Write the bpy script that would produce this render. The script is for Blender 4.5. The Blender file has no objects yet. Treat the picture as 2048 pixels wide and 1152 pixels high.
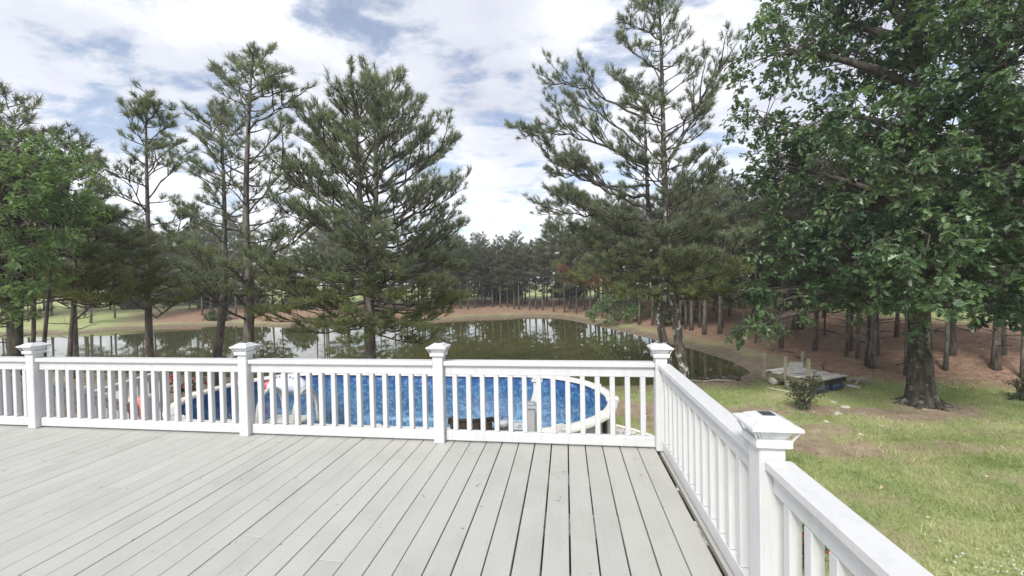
import bpy, math, random
import numpy as np
from mathutils import Matrix

scene = bpy.context.scene
COL = scene.collection

# ---------------------------------------------------------------- camera
cd = bpy.data.cameras.new('camera')
cam = bpy.data.objects.new('camera', cd)
COL.objects.link(cam)
cam.matrix_world = Matrix(((0.99082515, 0.0174232, 0.13402224, 0.0),
                           (0.13369538, 0.01874234, -0.99084523, 0.0),
                           (-0.01977558, 0.99967252, 0.01624098, 1.41),
                           (0, 0, 0, 1)))
cd.sensor_width = 36.0
cd.lens = 36.0 * 793 / 2048
cd.clip_start = 0.05
cd.clip_end = 2000
scene.camera = cam

# ---------------------------------------------------------------- sky, sun, exposure
SUN_EL, SUN_AZ = math.radians(43), math.radians(200)      # azimuth clockwise from +Y
world = bpy.data.worlds.new('World')
scene.world = world
world.use_nodes = True
wn, wl = world.node_tree.nodes, world.node_tree.links
wn.clear()

def build_sky():
    out = wn.new('ShaderNodeOutputWorld')
    bg = wn.new('ShaderNodeBackground')
    bg.inputs['Strength'].default_value = 0.1
    sky = wn.new('ShaderNodeTexSky')
    sky.sky_type = 'NISHITA'
    sky.sun_disc = False
    sky.sun_elevation = SUN_EL
    sky.sun_rotation = SUN_AZ
    sky.air_density = 1.0
    sky.dust_density = 0.6
    sky.ozone_density = 1.6
    tc = wn.new('ShaderNodeTexCoord')
    sep = wn.new('ShaderNodeSeparateXYZ')
    wl.new(tc.outputs['Generated'], sep.inputs[0])
    def math_(op, a, b=None, clamp=False):
        n = wn.new('ShaderNodeMath'); n.operation = op; n.use_clamp = clamp
        for i, v in enumerate((a, b)):
            if v is None: continue
            if isinstance(v, (int, float)): n.inputs[i].default_value = v
            else: wl.new(v, n.inputs[i])
        return n.outputs[0]
    zc = math_('ADD', math_('MAXIMUM', sep.outputs[2], 0.0), 0.16)
    px, py = math_('DIVIDE', sep.outputs[0], zc), math_('DIVIDE', sep.outputs[1], zc)
    comb = wn.new('ShaderNodeCombineXYZ')
    wl.new(px, comb.inputs[0]); wl.new(py, comb.inputs[1])
    def noise(scale, detail, rough, dist, loc, sc=(1, 1, 1), rot=0.0):
        mp = wn.new('ShaderNodeMapping')
        mp.inputs['Location'].default_value = loc
        mp.inputs['Scale'].default_value = sc
        mp.inputs['Rotation'].default_value = (0, 0, rot)
        wl.new(comb.outputs[0], mp.inputs[0])
        n = wn.new('ShaderNodeTexNoise')
        n.inputs['Scale'].default_value = scale
        n.inputs['Detail'].default_value = detail
        n.inputs['Roughness'].default_value = rough
        n.inputs['Distortion'].default_value = dist
        wl.new(mp.outputs[0], n.inputs['Vector'])
        return n.outputs['Fac']
    def ramp(v, stops, interp='EASE'):
        r = wn.new('ShaderNodeValToRGB'); r.color_ramp.interpolation = interp
        e = r.color_ramp.elements
        e[0].position, e[0].color = stops[0][0], stops[0][1]
        e[1].position, e[1].color = stops[1][0], stops[1][1]
        for p, c in stops[2:]:
            el = e.new(p); el.color = c
        wl.new(v, r.inputs[0]); return r.outputs[0]
    g = lambda v: (v, v, v, 1)
    big = noise(1.5, 8, 0.6, 0.25, (3.9, 1.2, 0), (1.0, 1.4, 1), 0.4)
    fine = noise(4.6, 6, 0.6, 0.3, (7.3, 2.2, 0), (1.0, 1.6, 1), 0.5)
    mixv = math_('ADD', math_('MULTIPLY', big, 0.66), math_('MULTIPLY', fine, 0.34))
    cover = ramp(mixv, [(0.40, g(0.27)), (0.51, g(1))])
    shade = noise(1.5, 6, 0.6, 0.2, (1.3, 8.4, 0))
    ccol = ramp(shade, [(0.32, (4.5, 4.55, 5.2, 1)), (0.60, (6.7, 6.75, 7.05, 1)), (0.46, (5.1, 5.25, 5.75, 1))])
    haze = ramp(sep.outputs[2], [(0.0, g(1)), (0.42, g(0))])
    mix = wn.new('ShaderNodeMix'); mix.data_type = 'RGBA'
    wl.new(math_('MULTIPLY', cover, 0.93), mix.inputs[0])
    wl.new(sky.outputs[0], mix.inputs[6]); wl.new(ccol, mix.inputs[7])
    mix2 = wn.new('ShaderNodeMix'); mix2.data_type = 'RGBA'
    wl.new(math_('MULTIPLY', haze, math_('ADD', math_('MULTIPLY', cover, 0.48), 0.06)), mix2.inputs[0])
    wl.new(mix.outputs[2], mix2.inputs[6]); mix2.inputs[7].default_value = (9.6, 9.7, 10.0, 1)
    wl.new(mix2.outputs[2], bg.inputs[0])
    wl.new(bg.outputs[0], out.inputs[0])
build_sky()

sd = bpy.data.lights.new('sun', 'SUN')
sd.energy = 2.4
sd.angle = math.radians(16)
sd.color = (1.0, 0.96, 0.9)
sun = bpy.data.objects.new('sun', sd)
COL.objects.link(sun)
# lamp shines along -Z of its own axes
sun.rotation_euler = (math.pi / 2 - SUN_EL, 0, math.pi - SUN_AZ)
vs = scene.view_settings
vs.view_transform = 'Standard'
vs.look = 'None'
vs.gamma = 1.0
vs.exposure = 0.8
vs.use_curve_mapping = False
scene.cycles.max_bounces = 5
scene.cycles.diffuse_bounces = 3
scene.cycles.adaptive_threshold = 0.02
scene.cycles.transparent_max_bounces = 8
scene.cycles.use_denoising = True

# ---------------------------------------------------------------- helpers
def tag(o, label=None, cat=None, group=None, kind=None):
    if label: o['label'] = label
    if cat: o['category'] = cat
    if group: o['group'] = group
    if kind: o['kind'] = kind
    return o

def empty(name, loc, label=None, cat=None, group=None, kind=None, rz=0.0):
    o = bpy.data.objects.new(name, None)
    o.empty_display_size = 0.2
    COL.objects.link(o)
    o.location = loc
    o.rotation_euler = (0, 0, rz)
    return tag(o, label, cat, group, kind)

class MB:
    """collects vertices and polygons; build() links them as one mesh object"""
    def __init__(self): self.v, self.f, self.m, self.n, self.cur = [], [], [], 0, 0
    def add(self, v, f):
        v = [tuple(map(float, p)) for p in v]
        self.v += v
        self.f += [tuple(i + self.n for i in q) for q in f]
        self.m += [self.cur] * len(f)
        self.n += len(v)
        return self
    def box(self, c, s, b=0.0, rot=None, org=None):
        hx, hy, hz = s[0] / 2, s[1] / 2, s[2] / 2
        b = min(b, hx * .9, hy * .9, hz * .9)
        if b <= 0:
            v = [(x, y, z) for x in (-hx, hx) for y in (-hy, hy) for z in (-hz, hz)]
            f = [(0, 1, 3, 2), (4, 6, 7, 5), (0, 4, 5, 1), (2, 3, 7, 6), (0, 2, 6, 4), (1, 5, 7, 3)]
        else:
            v, idx = [], {}
            for sx in (-1, 1):
                for sy in (-1, 1):
                    for sz in (-1, 1):
                        for ax in range(3):
                            p = [sx * (hx - b), sy * (hy - b), sz * (hz - b)]
                            p[ax] = (sx, sy, sz)[ax] * (hx, hy, hz)[ax]
                            idx[(sx, sy, sz, ax)] = len(v); v.append(tuple(p))
            f = []
            for ax in range(3):
                for s_ in (-1, 1):
                    q = []
                    for a, c_ in ((-1, -1), (1, -1), (1, 1), (-1, 1)):
                        k = [0, 0, 0]; k[ax] = s_; k[(ax + 1) % 3] = a; k[(ax + 2) % 3] = c_
                        q.append(idx[(k[0], k[1], k[2], ax)])
                    f.append(tuple(q if s_ > 0 else q[::-1]))
            for ax in range(3):
                a1, a2 = (ax + 1) % 3, (ax + 2) % 3
                for s1 in (-1, 1):
                    for s2 in (-1, 1):
                        def key(e, a):
                            k = [0, 0, 0]; k[ax] = e; k[a1] = s1; k[a2] = s2
                            return idx[(k[0], k[1], k[2], a)]
                        q = [key(-1, a1), key(1, a1), key(1, a2), key(-1, a2)]
                        f.append(tuple(q if s1 * s2 > 0 else q[::-1]))
            for sx in (-1, 1):
                for sy in (-1, 1):
                    for sz in (-1, 1):
                        t = [idx[(sx, sy, sz, a)] for a in range(3)]
                        f.append(tuple(t if sx * sy * sz > 0 else t[::-1]))
        if rot is not None:
            v = [tuple(rot @ np.array(p)) for p in v]
        return self.add([(p[0] + c[0], p[1] + c[1], p[2] + c[2]) for p in v], f)
    def tube(self, pts, r, n=8, cap=True):
        pts = np.array(pts, float)
        m = len(pts)
        r = np.full(m, r, float) if np.isscalar(r) else np.array(r, float)
        tan = np.gradient(pts, axis=0)
        tan /= np.linalg.norm(tan, axis=1)[:, None] + 1e-9
        ref = np.array([1.0, 0, 0]) if abs(tan[0][0]) < .8 else np.array([0, 1.0, 0])
        vv = []
        for i in range(m):
            ref = ref - tan[i] * ref.dot(tan[i]); ref /= np.linalg.norm(ref) + 1e-9
            bi = np.cross(tan[i], ref)
            for k in range(n):
                a = 2 * math.pi * k / n
                vv.append(pts[i] + r[i] * (math.cos(a) * ref + math.sin(a) * bi))
        f = [(i * n + k, i * n + (k + 1) % n, (i + 1) * n + (k + 1) % n, (i + 1) * n + k)
             for i in range(m - 1) for k in range(n)]
        if cap:
            f += [tuple(range(n))[::-1], tuple(range((m - 1) * n, m * n))]
        return self.add(vv, f)
    def lathe(self, prof, n=16, c=(0, 0, 0), cap=True):
        vv = [(c[0] + r * math.cos(2 * math.pi * k / n), c[1] + r * math.sin(2 * math.pi * k / n), c[2] + z)
              for r, z in prof for k in range(n)]
        m = len(prof)
        f = [(i * n + k, i * n + (k + 1) % n, (i + 1) * n + (k + 1) % n, (i + 1) * n + k)
             for i in range(m - 1) for k in range(n)]
        if cap:
            f += [tuple(range(n))[::-1], tuple(range((m - 1) * n, m * n))]
        return self.add(vv, f)
    def build(self, name, mats, parent=None, loc=None, smooth=False):
        me = bpy.data.meshes.new(name)
        me.from_pydata(self.v, [], self.f)
        for mt in (mats if isinstance(mats, (list, tuple)) else [mats]):
            me.materials.append(mt)
        if max(self.m, default=0) > 0:
            me.polygons.foreach_set('material_index', self.m)
        if smooth:
            me.polygons.foreach_set('use_smooth', [True] * len(me.polygons))
        return link(name, me, parent, loc)

def link(name, me, parent=None, loc=None):
    o = bpy.data.objects.new(name, me)
    COL.objects.link(o)
    if parent is not None:
        o.parent = parent
    if loc is not None:
        o.location = loc
    return o

def raw_mesh(name, V, F, mats, mi=None, smooth=False):
    """V (n,3) array, F (m,k) array of k-gons"""
    V = np.ascontiguousarray(V, np.float32); F = np.ascontiguousarray(F, np.int32)
    me = bpy.data.meshes.new(name)
    me.vertices.add(len(V)); me.vertices.foreach_set('co', V.ravel())
    k = F.shape[1]
    me.loops.add(F.size); me.loops.foreach_set('vertex_index', F.ravel())
    me.polygons.add(len(F))
    me.polygons.foreach_set('loop_start', np.arange(0, F.size, k, dtype=np.int32))
    try: me.polygons.foreach_set('loop_total', np.full(len(F), k, np.int32))
    except Exception: pass
    for mt in (mats if isinstance(mats, (list, tuple)) else [mats]):
        me.materials.append(mt)
    if mi is not None:
        me.polygons.foreach_set('material_index', np.ascontiguousarray(mi, np.int32))
    if smooth:
        me.polygons.foreach_set('use_smooth', np.ones(len(F), bool))
    me.update(calc_edges=True)
    return me

# ---------------------------------------------------------------- materials
def new_mat(name):
    m = bpy.data.materials.new(name); m.use_nodes = True
    nt = m.node_tree
    return m, nt, nt.nodes, nt.links, nt.nodes['Principled BSDF']

def c4(c): return (c[0], c[1], c[2], 1)

def add_noise(nt, scale, detail=5, rough=.6, stretch=(1, 1, 1), coord='Object', dist=0.0):
    tc = nt.nodes.new('ShaderNodeTexCoord')
    mp = nt.nodes.new('ShaderNodeMapping'); mp.inputs['Scale'].default_value = stretch
    nt.links.new(tc.outputs[coord], mp.inputs[0])
    n = nt.nodes.new('ShaderNodeTexNoise')
    n.inputs['Scale'].default_value = scale; n.inputs['Detail'].default_value = detail
    n.inputs['Roughness'].default_value = rough; n.inputs['Distortion'].default_value = dist
    nt.links.new(mp.outputs[0], n.inputs['Vector'])
    return n

def add_ramp(nt, src, stops):
    r = nt.nodes.new('ShaderNodeValToRGB'); e = r.color_ramp.elements
    e[0].position, e[0].color = stops[0][0], c4(stops[0][1])
    e[1].position, e[1].color = stops[-1][0], c4(stops[-1][1])
    for p, c in stops[1:-1]:
        e.new(p).color = c4(c)
    nt.links.new(src, r.inputs[0]); return r.outputs[0]

def add_mix(nt, fac, a, b, blend='MIX'):
    m = nt.nodes.new('ShaderNodeMix'); m.data_type = 'RGBA'; m.blend_type = blend
    for i, v in ((0, fac), (6, a), (7, b)):
        if isinstance(v, (int, float)): m.inputs[i].default_value = v
        elif isinstance(v, tuple): m.inputs[i].default_value = c4(v)
        else: nt.links.new(v, m.inputs[i])
    return m.outputs[2]

def add_bump(nt, bsdf, h, strength=.3, dist=.01):
    b = nt.nodes.new('ShaderNodeBump')
    b.inputs['Strength'].default_value = strength; b.inputs['Distance'].default_value = dist
    nt.links.new(h, b.inputs['Height']); nt.links.new(b.outputs[0], bsdf.inputs['Normal'])
    return b

def nmat(name, c1, c2, scale=6, rough=.6, bump=.15, stretch=(1, 1, 1), spec=.4, bdist=.006, obj_rand=0.0, lo=.35, hi=.65, coord='Object'):
    m, nt, N, L, b = new_mat(name)
    n = add_noise(nt, scale, 6, .6, stretch, coord)
    col = add_ramp(nt, n.outputs['Fac'], [(lo, c1), (hi, c2)])
    if obj_rand:
        oi = N.new('ShaderNodeObjectInfo')
        d = add_ramp(nt, oi.outputs['Random'], [(0, (1 - obj_rand,) * 3), (1, (1 + obj_rand * .3,) * 3)])
        col = add_mix(nt, 1.0, col, d, 'MULTIPLY')
    L.new(col, b.inputs['Base Color'])
    b.inputs['Roughness'].default_value = rough
    b.inputs['Specular IOR Level'].default_value = spec
    if bump:
        add_bump(nt, b, n.outputs['Fac'], bump, bdist)
    return m

def leaf_mat(name, c1, c2, c3, scale=1.2, trans=.3, rough=.5, island=.35, spec=.35, coord='Object', orand=0.0):
    m, nt, N, L, b = new_mat(name)
    n = add_noise(nt, scale, 3, .6, (1, 1, 1), coord)
    col = add_ramp(nt, n.outputs['Fac'], [(.33, c1), (.5, c2), (.67, c3)])
    g = N.new('ShaderNodeNewGeometry')
    r = add_ramp(nt, g.outputs['Random Per Island'], [(0, (1 - island,) * 3), (1, (1 + island,) * 3)])
    col = add_mix(nt, 1.0, col, r, 'MULTIPLY')
    if orand:
        oi = N.new('ShaderNodeObjectInfo')
        col = add_mix(nt, 1.0, col, add_ramp(nt, oi.outputs['Random'], [(0, (1 - orand, 1 - orand, 1 - orand * .8)), (.5, (1.05, 1, .92)), (1, (1 + orand, 1 + orand * .8, 1 + orand * .3))]), 'MULTIPLY')
    L.new(col, b.inputs['Base Color'])
    b.inputs['Roughness'].default_value = rough
    b.inputs['Specular IOR Level'].default_value = spec
    t = N.new('ShaderNodeBsdfTranslucent')
    L.new(add_mix(nt, 1.0, col, (1.25, 1.25, .6), 'MULTIPLY'), t.inputs[0])
    mx = N.new('ShaderNodeMixShader'); mx.inputs[0].default_value = trans
    L.new(b.outputs[0], mx.inputs[1]); L.new(t.outputs[0], mx.inputs[2])
    L.new(mx.outputs[0], N['Material Output'].inputs[0])
    return m

def bark_mat(name, c1, c2, c3, patch=None, scale=9):
    m, nt, N, L, b = new_mat(name)
    n = add_noise(nt, scale, 8, .7, (1, 1, .28), dist=.4)
    col = add_ramp(nt, n.outputs['Fac'], [(.34, c1), (.5, c2), (.66, c3)])
    if patch:
        n2 = add_noise(nt, 5.5, 5, .65, (1, 1, .8))
        k = add_ramp(nt, n2.outputs['Fac'], [(.56, (0, 0, 0)), (.61, (1, 1, 1))])
        col = add_mix(nt, k, col, patch)
    L.new(col, b.inputs['Base Color'])
    b.inputs['Roughness'].default_value = .9
    b.inputs['Specular IOR Level'].default_value = .15
    add_bump(nt, b, n.outputs['Fac'], 1.0, .035)
    return m

def plain(name, c, rough=.5, spec=.4, metal=0.0):
    m, nt, N, L, b = new_mat(name)
    n = add_noise(nt, 14, 4, .6)
    col = add_ramp(nt, n.outputs['Fac'], [(.3, tuple(v * .86 for v in c)), (.7, tuple(min(1, v * 1.08) for v in c))])
    L.new(col, b.inputs['Base Color'])
    b.inputs['Roughness'].default_value = rough; b.inputs['Specular IOR Level'].default_value = spec
    b.inputs['Metallic'].default_value = metal
    return m

def paint_mat():
    m, nt, N, L, b = new_mat('white_paint')
    n = add_noise(nt, 3.0, 7, .65)
    col = add_ramp(nt, n.outputs['Fac'], [(.25, (.555, .56, .565)), (.5, (.6, .605, .61)), (.75, (.625, .625, .63))])
    g = add_noise(nt, 26, 5, .7, (1, 1, .12))
    k = add_ramp(nt, g.outputs['Fac'], [(.3, (.9, .9, .885)), (.5, (1, 1, 1))])
    col = add_mix(nt, 1.0, col, k, 'MULTIPLY')
    L.new(col, b.inputs['Base Color'])
    b.inputs['Roughness'].default_value = .42
    b.inputs['Specular IOR Level'].default_value = .4
    add_bump(nt, b, g.outputs['Fac'], .12, .004)
    return m

def deck_mat():
    m, nt, N, L, b = new_mat('grey_deck_paint')
    oi = N.new('ShaderNodeObjectInfo')
    tc = N.new('ShaderNodeTexCoord')
    vm = N.new('ShaderNodeVectorMath'); vm.operation = 'ADD'
    cx = N.new('ShaderNodeCombineXYZ')
    mu = N.new('ShaderNodeMath'); mu.operation = 'MULTIPLY'; mu.inputs[1].default_value = 37.0
    L.new(oi.outputs['Random'], mu.inputs[0]); L.new(mu.outputs[0], cx.inputs[2])
    L.new(tc.outputs['Object'], vm.inputs[0]); L.new(cx.outputs[0], vm.inputs[1])
    def nz(scale, st, det=6, ro=.65):
        mp = N.new('ShaderNodeMapping'); mp.inputs['Scale'].default_value = st
        L.new(vm.outputs[0], mp.inputs[0])
        n = N.new('ShaderNodeTexNoise'); n.inputs['Scale'].default_value = scale
        n.inputs['Detail'].default_value = det; n.inputs['Roughness'].default_value = ro
        L.new(mp.outputs[0], n.inputs['Vector']); return n.outputs['Fac']
    grain = nz(9, (9, .35, 1))
    blot = nz(1.6, (1.6, 1, 1))
    col = add_ramp(nt, blot, [(.28, (.37, .367, .34)), (.5, (.42, .418, .39)), (.72, (.44, .437, .41))])
    k = add_ramp(nt, grain, [(.3, (.95, .95, .95)), (.5, (1, 1, 1)), (.7, (1.02, 1.02, 1.02))])
    col = add_mix(nt, 1.0, col, k, 'MULTIPLY')
    r = add_ramp(nt, oi.outputs['Random'], [(0, (.965, .965, .965)), (1, (1.02, 1.02, 1.015))])
    col = add_mix(nt, 1.0, col, r, 'MULTIPLY')
    spots = nz(30, (1, .6, 1), 2, .5)
    s = add_ramp(nt, spots, [(.235, (.45, .44, .42)), (.275, (1, 1, 1))])
    col = add_mix(nt, 1.0, col, s, 'MULTIPLY')
    L.new(col, b.inputs['Base Color'])
    b.inputs['Roughness'].default_value = .55
    b.inputs['Specular IOR Level'].default_value = .3
    add_bump(nt, b, grain, .25, .003)
    return m

M = {}
M['paint'] = paint_mat()
M['deck'] = deck_mat()
M['dark_wood'] = nmat('dark_joist_wood', (.06, .05, .04), (.12, .1, .08), 8)
M['cap'] = plain('white_plastic', (.62, .63, .64), .35, .5)
M['lens'] = plain('frosted_lens', (.62, .64, .64), .12, .8)
M['solar'] = plain('solar_cell', (.05, .055, .07), .15, .8)
M['pine_bark'] = bark_mat('pine_bark', (.05, .043, .037), (.14, .124, .11), (.25, .225, .2))
M['pine_bark_lichen'] = bark_mat('lichen_pine_bark', (.028, .024, .02), (.085, .075, .065), (.15, .135, .12), (.42, .43, .40))
M['oak_bark'] = bark_mat('oak_bark', (.02, .018, .014), (.06, .054, .044), (.13, .12, .1), (.2, .2, .17), 7)
M['branch'] = bark_mat('branch_bark', (.04, .034, .03), (.09, .08, .07), (.15, .13, .115))
M['needle'] = leaf_mat('pine_needles', (.1, .13, .095), (.17, .205, .135), (.25, .28, .185), 1.3, .38, .45)
M['needle_low'] = leaf_mat('yellow_green_pine_needles', (.11, .14, .065), (.19, .22, .1), (.27, .29, .14), 1.3, .4, .45)
M['needle_far'] = leaf_mat('far_pine_needles', (.09, .115, .082), (.135, .165, .11), (.19, .215, .14), .7, .35, .5, orand=.4)
M['needle_dead'] = leaf_mat('dead_pine_needles', (.14, .065, .035), (.2, .1, .055), (.25, .14, .08), 2, .15, .7)
M['oak_leaf'] = leaf_mat('oak_leaves', (.03, .065, .034), (.085, .15, .068), (.19, .28, .135), .9, .38, .36, .42, .6)
M['maple_leaf'] = leaf_mat('light_green_leaves', (.11, .18, .08), (.17, .26, .12), (.24, .34, .16), .9, .45, .5, .3)
M['shrub_leaf'] = leaf_mat('shrub_leaves', (.035, .06, .025), (.065, .1, .035), (.11, .15, .05), 3, .3, .5)
M['grass'] = leaf_mat('lawn_grass', (.22, .3, .11), (.35, .4, .18), (.52, .5, .32), .55, .35, .6, .35)
M['litter'] = leaf_mat('pine_litter', (.24, .15, .105), (.37, .24, .175), (.52, .39, .3), .8, .1, .8, .4)

POND=np.array([(7.5,17.3),(6.5,16.2),(5,15.8),(2.8,14.9),(1.2,14.7),(-2.3,13.6),(-6,13.3),(-9,14),(-12,14.8),(-17,15.6),(-26,15.8),(-40,16),(-56,17),(-66,20),(-64,26),(-49.5,28.5),(-44,30),(-41.6,34.3),(-36.2,36.2),(-29,34.8),(-20,36.3),(-13.4,38.6),(-9.7,41.8),(-4.5,43.6),(-1.2,42),(.8,38.5),(4,30.8),(5.8,25.8),(7.06,22.3),(7.63,19.3)],float)
ZW=-2.5
def sst(a,b,x):
    t=np.clip((x-a)/(b-a),0,1); return t*t*(3-2*t)
def sdf(x,y):
    x=np.asarray(x,float);y=np.asarray(y,float)
    d=np.full(x.shape,1e9); ins=np.zeros(x.shape,bool); n=len(POND)
    for i in range(n):
        ax,ay=POND[i];bx,by=POND[(i+1)%n]
        ex,ey=bx-ax,by-ay
        t=np.clip(((x-ax)*ex+(y-ay)*ey)/(ex*ex+ey*ey),0,1)
        d=np.minimum(d,np.hypot(x-ax-t*ex,y-ay-t*ey))
        c=((ay>y)!=(by>y))&(x<(bx-ax)*(y-ay)/((by-ay) if by!=ay else 1e-9)+ax)
        ins^=c
    return np.where(ins,-d,d)
def height(x,y):
    x=np.asarray(x,float);y=np.asarray(y,float)
    d=sdf(x,y)
    lawn=-1.85-.05*np.clip(y-4,0,12)+.03*np.sin(x*.7+1)*np.sin(y*.9)
    lawn=np.minimum(lawn, ZW+.04+.22*np.maximum(d,0))
    f=ZW+.03+.13*np.minimum(d,10)+.02*np.clip(d-10,0,40)+.06*np.sin(x*.45)*np.sin(y*.38+1)*sst(1,5,d)
    k=sst(13.5,17.5,y+.12*np.clip(x-12,0,20))*1.0
    z=lawn*(1-k)+f*k
    return np.where(d<0,ZW-np.minimum(.9,.25*-d)-.0,z)
OAK_LOBES = [[6.15, 12.58, 7.85, 1.5], [6.0, 12.87, 6.1, 1.2], [7.82, 13.38, 9.34, 1.8], [5.88, 13.58, 4.65, 0.9], [6.37, 12.8, 4.71, 1.2], [6.85, 12.44, 3.3, 1.2], [7.65, 12.67, 6.04, 1.5], [5.89, 12.7, 2.05, 0.8], [6.64, 12.33, 1.58, 0.9], [5.29, 12.31, 0.88, 0.55], [5.9, 11.92, 0.75, 0.6], [6.87, 11.62, 0.75, 0.7], [5.09, 12.18, -0.04, 0.35], [5.74, 12.0, 0.19, 0.4], [7.01, 10.23, 4.62, 1.1], [7.3, 9.78, 4.88, 0.9], [7.17, 9.25, 3.44, 0.9], [7.27, 9.04, 2.18, 0.9], [7.34, 10.12, 2.3, 1.1], [7.65, 9.51, 1.16, 0.8], [7.59, 10.06, 0.7, 0.6], [7.58, 11.77, 2.08, 1.2], [7.62, 11.14, 0.89, 0.8], [8.6, 12.9, 7.65, 1.7], [9.2, 12.48, 9.56, 1.9], [9.87, 11.96, 7.28, 1.8], [9.38, 10.4, 7.55, 1.9], [9.18, 9.49, 5.73, 1.5], [9.21, 10.55, 4.82, 1.5], [9.09, 9.58, 3.63, 1.5], [9.32, 10.45, 2.72, 1.3], [9.43, 9.66, 2.07, 1.4], [9.37, 10.4, 1.12, 1.0], [9.92, 10.16, 0.67, 0.8], [9.37, 9.01, 6.02, 2], [9.45, 8.92, 3.89, 1.8], [9.86, 9.22, 2.11, 1.7], [9.03, 10.7, 0.53, 0.6], [9.03, 11.34, 9.72, 2], [8.23, 13.13, 10.46, 1.6], [8.3, 13.09, 3.64, 1.4]]
OAK_BASE = [9.95, 12.61, -2.31]
MAPLE_LOBES = [[-11.62, 6.87, 3.91, 1.05], [-11.84, 7.47, 3.58, 1.0], [-13.01, 8.42, 4.47, 0.8], [-11.17, 6.65, 2.86, 1.1], [-12.1, 7.99, 3.1, 0.9], [-11.51, 7.06, 2.08, 0.8], [-11.4, 6.24, 3.39, 1.4], [-11.01, 5.93, 2.01, 1.1], [-12.98, 7.52, 4.79, 0.8], [-12.44, 8.39, 2.55, 0.7], [-10.88, 6.16, 1.54, 0.6], [-13.13, 9.15, 3.45, 0.6], [-11.05, 6.46, 1.34, 0.4], [-10.53, 6.55, 2.72, 0.7], [-13.9, 9.78, 4.6, 0.6], [-12.08, 7.08, 4.53, 0.9], [-12.73, 7.93, 4.73, 0.75], [-11.05, 7.22, 3.38, 0.8], [-10.89, 6.14, 2.68, 1.0]]
MAPLE_BASE = [-11.32, 6.78]
PAIR_A = [[3.82, 13.47, -1.9], [3.69, 13.51, -1.26], [3.53, 13.55, 0.37], [3.38, 13.59, 2.34], [3.26, 13.61, 4.97], [3.25, 13.62, 7.25], [3.22, 13.62, 9.19], [3.18, 13.63, 10.74]]
PAIR_B = [[3.52, 13.91, -2.02], [3.27, 13.97, -0.84], [3.04, 14.02, 0.69], [2.88, 14.06, 2.9], [2.8, 14.07, 4.95], [2.77, 14.08, 6.48], [2.78, 14.08, 7.24]]
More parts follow.
